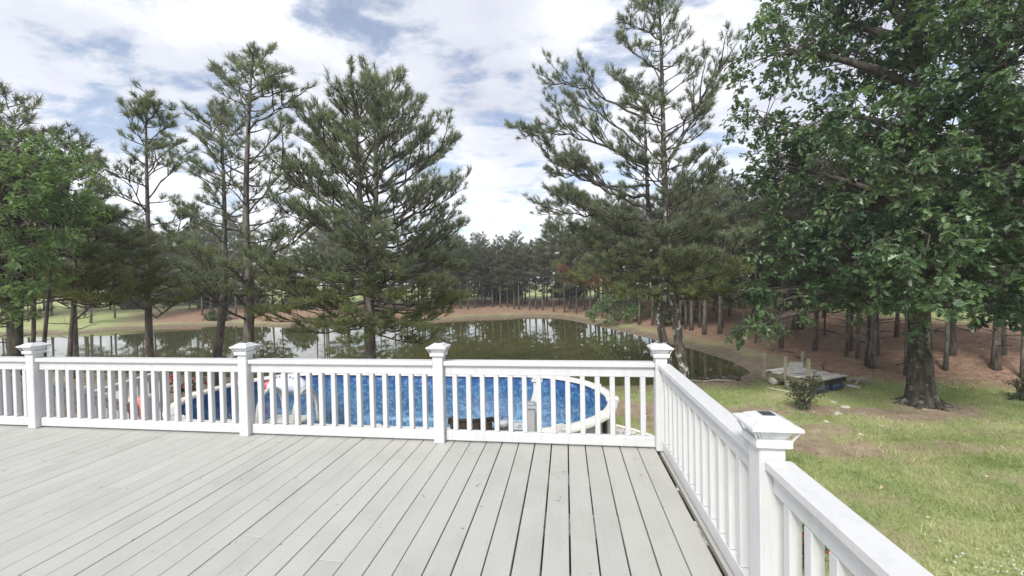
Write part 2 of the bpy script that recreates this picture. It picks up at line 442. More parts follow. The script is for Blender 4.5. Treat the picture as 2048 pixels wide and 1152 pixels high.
PAIR_BOUGHS = [[[2.75, 13.73, 6.68], [-0.6, 14.15, 8.41], -0.2, 1], [[2.73, 13.73, 5.19], [-1.38, 14.55, 6.77], -0.2, 1], [[2.83, 13.71, 4.03], [-1.03, 14.79, 6.46], 0.2, 1], [[2.83, 13.71, 4.52], [-0.52, 15.37, 5.57], 0.1, 1], [[3.09, 13.66, 2.85], [-0.98, 14.58, 3.83], -0.2, 1], [[3.12, 13.65, 3.34], [-0.34, 15.3, 4.59], 0.1, 1], [[3.24, 13.62, 5.95], [3.9, 11.26, 6.27], 0.1, 0.7], [[3.29, 13.61, 5.13], [5.04, 12.6, 8.18], 0, 0.5], [[3.34, 13.6, 2.67], [4.86, 14.6, 4.97], 0, 0.8], [[3.3, 13.61, 8.05], [1.99, 14.13, 9.53], 0.0, 1], [[3.26, 13.62, 7.24], [2.02, 15.09, 8.73], 0.1, 1], [[3.22, 13.62, 9.19], [1.93, 12.08, 8.91], 0, 1], [[3.22, 13.63, 8.55], [3.83, 13.03, 8.86], 0, 1], [[3.23, 13.62, 9.52], [2.51, 12.49, 9.63], 0, 1.2], [[3.21, 13.63, 7.74], [4.01, 13.27, 8.13], 0, 1], [[3.22, 13.62, 9.03], [3.71, 13.48, 9.93], 0, 1.2], [[3.19, 13.63, 6.61], [2.03, 11.67, 6.26], 0, 1], [[3.46, 13.57, 0.7], [4.66, 11.73, 1.61], 0.25, 1], [[3.4, 13.58, 1.36], [5.09, 11.81, 2.43], 0.3, 1], [[3.33, 13.6, 2.02], [5.38, 14.3, 3.35], 0.3, 1], [[2.95, 13.69, 1.37], [0.9, 14.68, 2.5], 0.4, 1.1], [[2.92, 13.69, 1.62], [-0.01, 12.41, 1.5], 0.5, 0.5], [[3.03, 13.67, 2.36], [0.38, 14.82, 3.08], 0.4, 1.1], [[2.81, 13.71, 2.87], [1.21, 12.27, 3.21], 0.3, 1.1], [[2.88, 13.7, 2.03], [2.19, 13.98, 1.38], 0.2, 1.1], [[3.4, 13.58, 1.69], [3.61, 11.74, 1.35], 0.2, 1.1], [[3.4, 13.58, 1.36], [2.99, 11.42, 1.91], 0.2, 1.1], [[3.26, 13.62, 2.02], [3.36, 14.73, 2.79], 0.2, 1.2], [[3.35, 13.59, 3.65], [4.34, 11.83, 4.55], 0.1, 0.8], [[3.28, 13.61, 4.31], [1.57, 12.52, 5.37], 0.1, 1], [[3.3, 13.61, 5.61], [4.77, 14.78, 6.43], 0.1, 0.8], [[3.24, 13.62, 3.33], [2.02, 14.98, 3.59], 0.1, 1], [[3.27, 13.61, 3.0], [4.31, 12.16, 3.65], 0.1, 0.9], [[2.79, 13.72, 3.7], [0.06, 15.45, 5.85], 0.1, 1], [[2.84, 13.71, 4.85], [0.58, 13.84, 6.71], 0.0, 1], [[2.77, 13.72, 5.68], [0.44, 14.37, 7.72], -0.1, 1], [[2.97, 13.68, 3.19], [0.18, 12.58, 3.92], 0.1, 1], [[3.11, 13.65, 2.68], [0.59, 15.36, 4.08], 0.2, 1], [[3.28, 13.61, 3.98], [4.42, 13.73, 5.42], 0.1, 0.9], [[3.28, 13.61, 6.27], [2.66, 15.24, 8.39], 0, 1], [[3.26, 13.61, 5.13], [2.42, 15.0, 6.85], 0, 1], [[3.31, 13.6, 4.31], [2.48, 12.69, 4.91], 0, 1], [[3.35, 13.59, 3.33], [3.64, 12.66, 4.08], 0, 1], [[2.95, 13.68, 2.03], [1.05, 12.39, 1.86], 0.4, 1.1], [[3.4, 13.58, 1.69], [4.0, 11.69, 1.9], 0.3, 1.1], [[3.1, 13.65, 1.36], [1.99, 11.88, 0.8], 0.3, 1.1], [[3.47, 13.56, 1.03], [3.92, 12.34, 0.76], 0.3, 1.1], [[3.08, 13.66, 2.36], [-0.52, 14.08, 2.94], 0.3, 0.9]]
PAIR_DEAD = [[[2.91, 13.69, 1.04], [1.02, 13.16, 0.35], 0.1, 0], [[3.28, 13.61, 3.66], [4.65, 12.67, 5.22], -0.2, 0], [[3.39, 13.58, 0.7], [5.12, 13.67, 0.84], -0.1, 0]]
BIG_STEM = [[-5.56, 10.63, -1.75], [-5.56, 10.63, -0.46], [-5.55, 10.64, 0.97], [-5.57, 10.63, 2.1]]
BIG_L = [[-5.57, 10.63, 2.1], [-5.69, 10.56, 3.37], [-5.73, 10.54, 4.78], [-5.79, 10.51, 6.16], [-5.85, 10.48, 7.61]]
BIG_R = [[-5.57, 10.63, 2.1], [-5.38, 10.84, 3.26], [-5.35, 10.85, 4.84], [-5.37, 10.85, 6.27], [-5.35, 10.86, 7.2]]
TALL_STEM = [[-8.64, 9.72, -1.55], [-8.62, 9.73, -0.32], [-8.56, 9.78, 1.05], [-8.6, 9.75, 2.82], [-8.56, 9.78, 4.45], [-8.48, 9.85, 6.1], [-8.39, 9.93, 7.82]]
TALL_BOUGHS = [[[-8.62, 9.73, 0.51], [-8.36, 7.77, 1.59], 0.1, 0.35], [[-8.61, 9.74, 0.44], [-8.2, 10.47, 1.08], 0.1, 0.5], [[-8.58, 9.76, 0.78], [-8.98, 8.47, 2.33], 0.0, 0.4], [[-8.62, 9.73, 1.6], [-6.74, 10.25, 3.23], 0, 0.35], [[-8.6, 9.75, 2.68], [-9.7, 9.66, 4.35], 0.0, 0.6], [[-8.57, 9.78, 3.37], [-7.59, 10.24, 4.8], 0.0, 0.6], [[-8.58, 9.77, 3.77], [-8.62, 8.75, 4.8], 0, 0.5], [[-8.53, 9.81, 4.73], [-7.57, 10.26, 5.92], 0, 0.7], [[-8.51, 9.83, 5.28], [-9.33, 9.58, 6.05], 0, 0.6], [[-8.49, 9.85, 5.69], [-6.74, 9.39, 6.28], 0, 0.9], [[-8.46, 9.87, 6.37], [-9.59, 10.38, 7.4], 0, 1], [[-8.43, 9.89, 6.79], [-7.08, 9.01, 6.63], 0, 1], [[-8.42, 9.91, 7.2], [-9.07, 10.0, 7.65], 0, 1.2], [[-8.41, 9.92, 7.21], [-8.64, 10.71, 8.22], 0, 1.2], [[-8.46, 9.87, 6.51], [-6.96, 9.09, 6.23], 0, 0.9], [[-8.61, 9.74, 2.14], [-8.35, 10.74, 2.92], 0.2, 0.8], [[-8.61, 9.74, 1.87], [-8.7, 8.87, 2.1], 0.2, 0.9], [[-8.61, 9.74, 1.32], [-9.35, 9.07, 1.61], 0.3, 1], [[-8.6, 9.74, 1.46], [-6.95, 9.07, 1.56], 0.3, 1], [[-8.6, 9.75, 1.6], [-7.8, 8.49, 1.82], 0.3, 1.1], [[-8.61, 9.74, 1.05], [-7.68, 9.1, 1.32], 0.3, 1.1], [[-8.6, 9.75, 1.6], [-8.86, 10.93, 1.91], 0.2, 0.9], [[-8.61, 9.74, 1.19], [-8.24, 8.65, 1.34], 0.2, 0.9], [[-8.59, 9.76, 3.09], [-9.36, 9.75, 3.39], 0.1, 0.8], [[-8.54, 9.8, 4.18], [-8.67, 11.0, 4.48], 0.1, 0.4]]
LEAN_STEM = [[-10.6, 10.62, -1.84], [-10.5, 10.71, -0.49], [-10.37, 10.84, 1.02], [-10.31, 10.9, 3.32], [-10.31, 10.9, 5.3], [-10.33, 10.88, 6.88]]
LEAN_BOUGHS = [[[-10.33, 10.87, 2.86], [-11.73, 10.94, 3.84], 0.1, 0.8], [[-10.32, 10.88, 3.47], [-9.2, 11.03, 4.36], 0.1, 0.7], [[-10.31, 10.89, 4.38], [-10.58, 9.76, 4.84], 0, 0.8], [[-10.31, 10.89, 4.84], [-10.52, 10.51, 5.64], 0, 0.9], [[-10.32, 10.89, 5.6], [-10.35, 11.64, 6.65], 0, 0.9], [[-10.33, 10.88, 5.9], [-9.72, 9.66, 5.98], 0, 1], [[-10.33, 10.88, 6.51], [-10.76, 11.15, 7.19], 0, 1.2], [[-10.33, 10.87, 6.35], [-10.53, 11.56, 7.19], 0, 1.1], [[-10.33, 10.88, 2.24], [-11.81, 10.51, 3.02], 0.2, 0.8], [[-10.34, 10.86, 1.78], [-9.68, 9.41, 2.15], 0.3, 0.9], [[-10.35, 10.86, 1.63], [-10.32, 12.29, 2.66], 0.2, 0.8], [[-10.36, 10.85, 1.02], [-9.88, 9.43, 1.35], 0.3, 0.9], [[-10.32, 10.89, 3.77], [-10.26, 10.04, 3.9], 0.1, 0.7]]
THIN_STEM = [[-13.84, 11.51, -1.82], [-13.85, 11.5, -0.64], [-13.84, 11.5, 1.03], [-13.8, 11.55, 3.54], [-13.79, 11.56, 5.54], [-13.77, 11.59, 7.63]]
THIN_BOUGHS = [[[-13.8, 11.55, 4.04], [-14.5, 10.59, 4.68], -0.1, 0.4], [[-13.82, 11.53, 3.04], [-15.24, 11.24, 4.05], 0, 0.5], [[-13.8, 11.56, 4.38], [-12.51, 11.64, 5.82], 0, 0.8], [[-13.79, 11.57, 5.21], [-14.06, 12.72, 6.7], 0, 1], [[-13.78, 11.58, 6.05], [-13.89, 11.04, 7.23], 0, 0.9], [[-13.78, 11.58, 6.21], [-12.68, 11.33, 6.78], 0, 1], [[-13.77, 11.59, 6.88], [-13.19, 10.74, 7.05], 0, 1.2], [[-13.77, 11.59, 6.88], [-12.5, 10.87, 7.05], 0, 1.2], [[-13.82, 11.54, 2.71], [-11.72, 11.26, 3.58], 0.1, 0.6], [[-13.83, 11.52, 2.04], [-13.22, 9.84, 2.56], 0.2, 0.7], [[-13.83, 11.52, 1.7], [-13.34, 12.39, 2.4], 0.2, 0.8], [[-13.84, 11.51, 1.03], [-15.48, 11.34, 1.74], 0.3, 0.9], [[-13.84, 11.51, 0.7], [-12.95, 10.25, 1.23], 0.3, 0.9], [[-13.85, 11.5, 0.53], [-12.02, 10.79, 1.04], 0.3, 0.8], [[-13.84, 11.51, 1.03], [-13.96, 13.12, 1.52], 0.3, 1], [[-13.83, 11.52, 1.2], [-14.08, 10.73, 2.02], 0.3, 1], [[-13.83, 11.52, 2.04], [-13.27, 11.1, 1.53], 0.3, 1], [[-13.83, 11.52, 1.7], [-11.84, 11.86, 1.66], 0.3, 0.9], [[-13.82, 11.53, 2.54], [-13.38, 11.9, 2.89], 0.2, 0.9], [[-13.82, 11.54, 2.71], [-14.67, 11.51, 3.07], 0.2, 0.9], [[-13.81, 11.55, 3.88], [-13.77, 10.74, 5.3], 0, 0.3], [[-13.78, 11.58, 4.71], [-13.47, 10.93, 5.03], 0, 0.8]]
LOW_STEM = [[-13.29, 8.91, -1.13], [-13.25, 8.96, -0.06], [-13.21, 9.03, 0.88], [-13.17, 9.09, 1.69], [-13.17, 9.09, 2.5], [-13.18, 9.08, 3.31]]
LOW_BOUGHS = [[[-13.2, 9.04, 0.6], [-11.34, 8.8, 1.52], 0, 0.7], [[-13.2, 9.04, 0.87], [-14.25, 8.83, 1.71], 0.1, 0.9], [[-13.19, 9.06, 1.14], [-11.53, 8.45, 1.65], 0.1, 1.2], [[-13.18, 9.06, 1.28], [-13.12, 8.41, 1.81], 0.1, 1.2], [[-13.18, 9.08, 1.55], [-12.76, 10.53, 1.68], 0.2, 0.8], [[-13.17, 9.08, 1.96], [-11.58, 8.84, 2.17], 0.2, 1.1], [[-13.17, 9.08, 1.96], [-13.72, 8.71, 2.09], 0.2, 1.1], [[-13.18, 9.07, 1.69], [-12.7, 11.08, 1.28], 0.2, 1], [[-13.18, 9.07, 1.42], [-12.65, 9.74, 1.1], 0.2, 1.1], [[-13.18, 9.06, 1.28], [-14.08, 8.42, 1.32], 0.2, 1.1], [[-13.18, 9.07, 1.69], [-12.17, 7.88, 1.19], 0.2, 1.1], [[-13.18, 9.07, 1.69], [-12.55, 8.95, 1.01], 0.3, 1.1], [[-13.17, 9.09, 2.5], [-11.77, 8.66, 2.81], 0.1, 1], [[-13.17, 9.08, 2.77], [-13.83, 9.12, 3.21], 0.1, 1], [[-13.17, 9.08, 3.04], [-12.25, 8.7, 3.34], 0.1, 1]]
BACK_PINES = [[[-20.66, 12.22], 8.89], [[-20.63, 14.12], 8.12], [[-19.36, 10.45], 7.23]]
SLOPE_PINES = [[1360, 7.56, 27.83, 0.117], [1372, 8.1, 28.39, 0.103], [1382.6, 8.28, 27.83, 0.15], [1399, 8.94, 28.26, 0.102], [1408.6, 8.5, 26.0, 0.156], [1435.5, 10.6, 29.64, 0.106], [1440, 9.31, 25.69, 0.153], [1444, 10.01, 27.28, 0.097], [1488.5, 10.33, 24.8, 0.132], [1505, 13.05, 30.0, 0.071], [1511.4, 9.92, 22.48, 0.053], [1532.8, 11.02, 23.7, 0.056], [1562, 10.34, 20.82, 0.122], [1587, 12.72, 24.3, 0.113], [1600, 13.1, 24.37, 0.198], [1630, 11.25, 19.77, 0.126], [1692.5, 11.58, 18.24, 0.073], [1701, 12.25, 19.04, 0.087], [1715, 11.61, 17.64, 0.081], [1732, 11.22, 16.62, 0.076], [1743, 11.28, 16.42, 0.159], [1754, 12.5, 17.91, 0.081], [1792.6, 14.95, 20.28, 0.103], [1811, 11.79, 15.6, 0.079], [1891, 13.14, 15.75, 0.079], [1902.7, 14.16, 16.74, 0.149], [1990.6, 14.43, 15.5, 0.153], [2004.7, 15.35, 16.26, 0.116], [2044.5, 14.6, 14.88, 0.065]]
BANK_PINES = [[6.5, 31.28], [5.68, 32.26], [5.15, 35.16], [4.28, 35.92], [3.38, 38.0], [2.35, 39.94], [1.08, 42.88], [-0.17, 44.35], [-1.41, 45.29], [-2.72, 46.34], [-3.55, 47.28], [-4.31, 47.08], [-5.61, 47.35], [-6.24, 47.55], [-7.15, 48.33], [-7.99, 48.14], [-9.01, 48.24], [-10.16, 48.03], [-11.01, 47.33], [-11.65, 46.37], [-12.59, 46.43], [-13.49, 45.72]]
YOUNG_TREE = [13.2, 22.36, -1.69]
BUSH = [6.3, 11.51, -2.21]
BUSH_R = [12.93, 13.15, -2.3]
ROCKS = [[7.63, 12.54, -2.28], [7.61, 12.05, -2.26], [6.97, 11.32, -2.21], [6.25, 10.56, -2.18], [7.31, 10.34, -2.17]]
ROSE_AT = [2.75, 4.9, -1.9]

# ---------------------------------------------------------------- value noise for scattering
def vnoise(x, y, s, seed=0):
    x = np.asarray(x) * s + seed * 17.3; y = np.asarray(y) * s - seed * 9.1
    xi, yi = np.floor(x), np.floor(y); u, v = x - xi, y - yi
    u, v = u * u * (3 - 2 * u), v * v * (3 - 2 * v)
    h = lambda a, b: np.modf(np.abs(np.sin(a * 127.1 + b * 311.7 + seed) * 43758.5453))[0]
    return (h(xi, yi) * (1 - u) + h(xi + 1, yi) * u) * (1 - v) + (h(xi, yi + 1) * (1 - u) + h(xi + 1, yi + 1) * u) * v
def fbm(x, y, s, seed=0):
    return (vnoise(x, y, s, seed) * .5 + vnoise(x, y, s * 2.1, seed + 1) * .27 + vnoise(x, y, s * 4.3, seed + 2) * .15 + vnoise(x, y, s * 9, seed + 3) * .08)

DIRT = [(5.6, 8.8, 1.5, .6, 1.0), (4.9, 11.4, 2.0, .6, 1.0), (5.1, 9.9, 1.2, .8, .85), (7.4, 8.9, 1.9, .45, .85), (8.8, 11.4, 1.9, .7, 1.0), (7.2, 11.7, 2.4, .5, 1.0), (9.5, 8.8, 1.4, .35, .6), (6.6, 6.8, .8, .3, .5), (7.8, 7.6, 1.0, .25, .5),
        (10.0, 12.2, 1.1, .7, 1.0), (1.7, 11.3, 1.6, 1.2, 1.0), (2.6, 10.0, 1.3, .8, .8), (4.5, 6.6, .5, .25, .6), (9.4, 10.2, 1.2, .4, .5), (3.9, 5.5, .35, .3, .55)]
def masks(x, y):
    d = sdf(x, y)
    k = sst(14.4, 16.0, y + .28 * np.clip(x - 9, 0, 12) * .5 + (fbm(x, y, .8, 3) - .5) * 2.6 - 6 * np.clip((8.9 - x) * .7, 0, 1) * (y < 17.2))
    leftfar = sst(-42, -49, x + (fbm(x, y, .12, 8) - .5) * 10)
    needle = k * sst(.9, 2.4, d + (fbm(x, y, .6, 5) - .5) * 1.6) * (1 - leftfar) * (1 - sst(11, 15, d))
    bank = sst(2.2, .5, d + (fbm(x, y, .7, 6) - .5) * 1.8) * sst(11, 14.0, y)
    bank = np.maximum(bank, leftfar * sst(1.8, .2, d))
    dirt = np.zeros_like(np.asarray(x, float))
    for cx, cy, rx, ry, a in DIRT:
        q = np.sqrt(((x - cx) / rx) ** 2 + ((y - cy) / ry) ** 2)
        dirt = np.maximum(dirt, a * sst(1.35, .55, q + (fbm(x, y, 1.6, 9) - .5) * 1.5))
    dirt = np.maximum(dirt, sst(.2, -1.2, x + (y - 12) * .15 + (fbm(x, y, .6, 4) - .5) * 2) * .85 * (y < 17))
    dirt = np.maximum(dirt, ((x < .95) & (y < 3.6)).astype(float))
    return needle, bank, dirt

# ---------------------------------------------------------------- ground and pond
def axis(lo, hi, segs):
    out = [segs[0][0]]
    for a, b, s in segs:
        n = max(1, int(round((b - a) / s))); out += list(np.linspace(a, b, n + 1)[1:])
    return np.array(out)
gx = axis(0, 0, [(-420, -120, 30), (-120, -60, 4), (-60, -20, 1.0), (-20, 0, .35), (0, 16, .16), (16, 30, .5), (30, 70, 4), (70, 420, 35)])
gy = axis(0, 0, [(-120, -20, 20), (-20, 2, 2), (2, 5, .3), (5, 18, .16), (18, 52, .45), (52, 90, 3), (90, 520, 36)])
GX, GY = np.meshgrid(gx, gy, indexing='ij')
GZ = height(GX, GY) + (fbm(GX, GY, 1.4, 2) - .5) * .07 * (sdf(GX, GY) > .2)
nx, ny = len(gx), len(gy)
ii = (np.arange(nx - 1)[:, None] * ny + np.arange(ny - 1)[None, :]).ravel()
gme = raw_mesh('ground', np.stack([GX.ravel(), GY.ravel(), GZ.ravel()], 1), np.stack([ii, ii + ny, ii + ny + 1, ii + 1], 1), [], smooth=True)
nd, bk, dt = masks(GX.ravel(), GY.ravel())
for nm, arr in (('needle', nd), ('bank', bk), ('dirt', dt)):
    at_ = gme.attributes.new(nm, 'FLOAT', 'POINT'); at_.data.foreach_set('value', arr.astype(np.float32))

def ground_mat():
    m, nt, N, L, b = new_mat('lawn_and_pine_litter_ground')
    def attr(n):
        a = N.new('ShaderNodeAttribute'); a.attribute_name = n; return a.outputs['Fac']
    n1 = add_noise(nt, .9, 8, .65); n2 = add_noise(nt, 9, 8, .7); n3 = add_noise(nt, 3.2, 8, .7)
    grass = add_ramp(nt, n1.outputs['Fac'], [(.3, (.22, .28, .1)), (.48, (.32, .37, .16)), (.7, (.44, .44, .25))])
    grass = add_mix(nt, .55, grass, add_ramp(nt, n2.outputs['Fac'], [(.3, (.19, .23, .08)), (.5, (.34, .38, .17)), (.7, (.49, .48, .3))]))
    soil = add_ramp(nt, n3.outputs['Fac'], [(.3, (.2, .14, .1)), (.5, (.31, .235, .175)), (.7, (.42, .34, .26))])
    lit = add_ramp(nt, n3.outputs['Fac'], [(.3, (.165, .105, .072)), (.5, (.275, .185, .128)), (.72, (.41, .3, .22))])
    lit = add_mix(nt, .45, lit, add_ramp(nt, n2.outputs['Fac'], [(.35, (.15, .09, .064)), (.65, (.48, .32, .23))]))
    mud = add_ramp(nt, n3.outputs['Fac'], [(.3, (.12, .1, .07)), (.5, (.19, .155, .11)), (.7, (.27, .225, .165))])
    col = add_mix(nt, attr('dirt'), grass, soil)
    col = add_mix(nt, attr('bank'), col, mud)
    col = add_mix(nt, attr('needle'), col, lit)
    L.new(col, b.inputs['Base Color'])
    b.inputs['Roughness'].default_value = .95; b.inputs['Specular IOR Level'].default_value = .1
    add_bump(nt, b, n2.outputs['Fac'], .7, .03)
    return m
gme.materials.append(ground_mat())
tag(link('ground', gme), 'lawn, bare soil and brown pine-needle slope around the pond', None, kind='structure')

def pond_mat():
    m, nt, N, L, b = new_mat('murky_green_pond_water')
    n = add_noise(nt, 1.1, 4, .5, (1.0, .45, 1))
    L.new(add_ramp(nt, n.outputs['Fac'], [(.3, (.062, .066, .02)), (.7, (.085, .086, .03))]), b.inputs['Base Color'])
    b.inputs['Roughness'].default_value = .015; b.inputs['IOR'].default_value = 1.45
    b.inputs['Specular IOR Level'].default_value = .5
    w = add_noise(nt, 2.4, 3, .5, (1.0, .5, 1))
    add_bump(nt, b, w.outputs['Fac'], .03, .05)
    return m
cen = POND.mean(0)
mb = MB(); mb.add([(p[0], p[1], ZW) for p in POND + (POND - cen) / np.linalg.norm(POND - cen, axis=1)[:, None] * .5], [tuple(range(len(POND)))])
tag(mb.build('pond', pond_mat()), 'still olive green pond reflecting the trees beyond the white railing', None, kind='structure')

# ---------------------------------------------------------------- deck
PITCH = .143
deck = empty('deck', (-3.5, 1.2, 0), 'pale grey painted plank deck in the foreground', 'deck')
def child_at(o, parent):                       # parent without moving: roots are unrotated empties
    o.parent = parent
    o.location = (o.location.x - parent.location.x, o.location.y - parent.location.y, o.location.z - parent.location.z)
    return o
plank_cache = {}
def plank(xc, y0, y1, w, z=0.0):
    key = (round(w, 3), round(y1 - y0, 3))
    if key not in plank_cache:
        mb = MB(); mb.box((0, 0, -.0175), (w, y1 - y0, .035), .0018)
        o = mb.build('plank', M['deck']); plank_cache[key] = o.data
    else:
        o = link('plank', plank_cache[key])
    o.location = (xc, (y0 + y1) / 2, z)
    return child_at(o, deck)
rng = random.Random(11)
Y0, Y1 = -1.4, 3.5
joints = {2: 2.42, 5: 2.46, 6: 2.44, 8: 2.52, 13: 1.86, 17: 2.0, 15: 2.05, 10: 1.2, 20: 2.9, 23: 1.6, 27: 2.4, 31: 1.2, 34: 2.7, 40: 2.0, 46: 2.6}
for i in range(64):
    gap = (.004, .011, .008, .005, .009)[(i * 7 + i // 3) % 5] if i < 16 else rng.choice((.002, .003, .005))
    w = PITCH - gap
    xc = .714 - PITCH * (i + .5)
    z = -rng.choice((0, .001, .002))
    if i in joints:
        j = joints[i]
        plank(xc, Y0, j - .003, w, z); plank(xc, j + .003, Y1, w, z - .001)
    else:
        plank(xc, Y0, Y1, w, z)
plank(.822, Y0, Y1, .155, -.006)
mb = MB(); mb.box((.915, 1.05, -.13), (.03, 4.96, .22), .004); child_at(mb.build('fascia', M['paint']), deck)
mb = MB(); mb.box((-3.75, 3.52, -.13), (9.36, .03, .22), .004); child_at(mb.build('fascia', M['paint']), deck)
for k in range(9):
    mb = MB(); mb.box((-3.75, -1.2 + k * .57, -.13), (9.28, .04, .18)); child_at(mb.build('joist', M['dark_wood']), deck)
for x in (.78, -2.2, -5.2, -8.2):
    for y in (3.3, -1.2):
        mb = MB(); mb.box((x, y, -1.08), (.12, .12, 1.72), .005); child_at(mb.build('support_post', M['dark_wood']), deck)

# ---------------------------------------------------------------- railings
meshes = {}
def shared(name, key, maker, mat, parent, loc, rz=0.0):
    if key not in meshes:
        mb = MB(); maker(mb); o = mb.build(name, mat); meshes[key] = o.data
    else:
        o = link(name, meshes[key])
    o.location = loc; o.rotation_euler = (0, 0, rz)
    return child_at(o, parent)

def post(parent, x, y, z0=0.0, h=.768, w=.092, rz=0):
    return shared('post', ('post', h, w), lambda mb: mb.box((0, 0, h / 2), (w, w, h), .004), M['paint'], parent, (x, y, z0), rz)

def rail_run(parent, p, q, n, z0=0.0, cap_w=.1, first=None):
    """a bay of level railing from p to q: cap, upper board, lower board and balusters"""
    p, q = np.array(p, float), np.array(q, float)
    L_ = np.linalg.norm(q - p); a = math.atan2(q[1] - p[1], q[0] - p[0]); c = (p + q) / 2
    r3 = round(L_, 3)
    shared('cap_rail', ('cap', r3, cap_w), lambda mb: mb.box((0, 0, 0), (L_, cap_w, .04), .006), M['paint'], parent, (c[0], c[1], z0 + .701), a)
    shared('upper_rail', ('up', r3), lambda mb: mb.box((0, 0, 0), (L_, .04, .083), .004), M['paint'], parent, (c[0], c[1], z0 + .638), a)
    shared('lower_rail', ('low', r3), lambda mb: mb.box((0, 0, 0), (L_, .042, .088), .006), M['paint'], parent, (c[0], c[1], z0 + .058), a)
    for k in range(n):
        t = (k + .75) / (n + .5)
        b_ = p + (q - p) * t
        shared('baluster', ('bal',), lambda mb: mb.box((0, 0, 0), (.041, .041, .492), .003), M['paint'], parent, (b_[0], b_[1], z0 + .35), a + (rng.random() - .5) * .04)

def cap_light(x, y, label, z=.768, s=1.0, group='solar cap lights on the deck posts'):
    r = empty('post_cap_light', (x, y, z), label, 'cap light', group)
    if ('collar', s) not in meshes:
        mb = MB(); mb.box((0, 0, .016 * s), (.128 * s, .128 * s, .032 * s), .004); o = mb.build('collar', M['cap'], r); meshes[('collar', s)] = o.data
        mb = MB()
        n = 72
        v, f = [], []
        for j, (rb, z_) in enumerate(((.052, .032), (.078, .071))):
            for k in range(n):
                a = 2 * math.pi * k / n; c_, s_ = math.cos(a), math.sin(a)
                rr = (rb + (.0025 if k % 2 else -.0025)) * s / ((abs(c_) ** 5 + abs(s_) ** 5) ** .2)
                v.append((rr * c_, rr * s_, z_ * s))
        f = [(k, (k + 1) % n, n + (k + 1) % n, n + k) for k in range(n)] + [tuple(range(n, 2 * n))]
        mb.add(v, f); o = mb.build('lens', M['lens'], r); meshes[('lens', s)] = o.data
        mb = MB()
        sec = [(.086, .070), (.088, .072), (.088, .081), (.085, .085), (.062, .094), (.057, .1), (.035, .111), (.033, .1125)]
        v, f = [], []
        for w, z_ in sec:
            v += [(-w * s, -w * s, z_ * s), (w * s, -w * s, z_ * s), (w * s, w * s, z_ * s), (-w * s, w * s, z_ * s)]
        for j in range(len(sec) - 1):
            for k in range(4):
                f.append((j * 4 + k, j * 4 + (k + 1) % 4, j * 4 + 4 + (k + 1) % 4, j * 4 + 4 + k))
        f += [(3, 2, 1, 0), tuple(range(len(v) - 4, len(v)))]
        mb.add(v, f); lid = mb.build('lid', M['cap'], r); meshes[('lid', s)] = lid.data
        for i_, (sx, sy) in enumerate(((-1, -1), (-1, 1), (1, -1), (1, 1))):
            mb = MB(); mb.tube([(sx * .06 * s, sy * .06 * s, .03 * s), (sx * .08 * s, sy * .08 * s, .073 * s)], .0035 * s, 5)
            o = mb.build('lid_strut', M['cap'], lid); meshes[('strut%d' % i_, s)] = o.data
        mb = MB()
        mb.box((0, 0, .1135 * s), (.046 * s, .044 * s, .003 * s))
        o = mb.build('solar_cell', M['solar'], lid); meshes[('cell', s)] = o.data
    else:
        link('collar', meshes[('collar', s)], r); link('lens', meshes[('lens', s)], r)
        lid = link('lid', meshes[('lid', s)], r)
        for i_ in range(4): link('lid_strut', meshes[('strut%d' % i_, s)], lid)
        link('solar_cell', meshes[('cell', s)], lid)
    return r

back = empty('deck_railing', (-3.0, 3.4, 0), 'long white wooden railing across the back of the deck facing the pond', 'railing', 'white railings round the deck')
PX = [-8.0, -5.445, -3.03, -1.125, .76]
for x in PX: post(back, x, 3.385)
for (a, b, n) in zip(PX[:-1], PX[1:], (19, 18, 14, 14)):
    rail_run(back, (a + .047, 3.402), (b - .047, 3.402), n)
side = empty('deck_railing', (.78, 1.6, 0), 'white wooden railing running along the right side of the deck beside the lawn', 'railing', 'white railings round the deck')
for y in (1.64, -.12): post(side, .76, y)
for a, b in ((3.338, 1.687), (1.593, -.073)):
    rail_run(side, (.778, a), (.778, b), 13, cap_w=.096)
for x, t in ((-5.445, 'white solar cap light on the leftmost post in view, in front of the dark trunk'),
             (-3.03, 'white solar cap light on the second post from the left, above the ladder'),
             (-1.125, 'white solar cap light on the middle post, between the two halves of the pool'),
             (.76, 'white solar cap light on the corner post where the two railings meet')):
    cap_light(x, 3.385, t)
cap_light(.76, 1.64, 'large near white solar cap light on the right-hand railing, over the lawn')

# ---------------------------------------------------------------- oval above-ground pool
PZ, PG = -.635, -1.87
PC1, PC2, PY, PR = -.905, -5.42, 6.94, 1.66       # end centres and wall radius
def oval(r, n_end=24, n_side=14):
    pts = []
    for k in range(n_end + 1):
        a = -math.pi / 2 + math.pi * k / n_end; pts.append((PC1 + r * math.cos(a), PY + r * math.sin(a)))
    for k in range(1, n_side): pts.append((PC1 + (PC2 - PC1) * k / n_side, PY + r))
    for k in range(n_end + 1):
        a = math.pi / 2 + math.pi * k / n_end; pts.append((PC2 + r * math.cos(a), PY + r * math.sin(a)))
    for k in range(1, n_side): pts.append((PC2 + (PC1 - PC2) * k / n_side, PY - r))
    return pts
pool = empty('swimming_pool', (-3.16, PY, PG), 'oval above-ground pool of blue water with a cream rim behind the railing', 'pool')
def ring(name, secs, mat, smooth=True, close_top=False):
    mb = MB(); v, n = [], None
    for r, z in secs:
        p = oval(r); n = len(p); v += [(x, y, z) for x, y in p]
    f = [(j * n + k, j * n + (k + 1) % n, (j + 1) * n + (k + 1) % n, (j + 1) * n + k) for j in range(len(secs) - 1) for k in range(n)]
    if close_top: f.append(tuple(range((len(secs) - 1) * n, len(secs) * n)))
    mb.add(v, f); return child_at(mb.build(name, mat, smooth=smooth), pool)
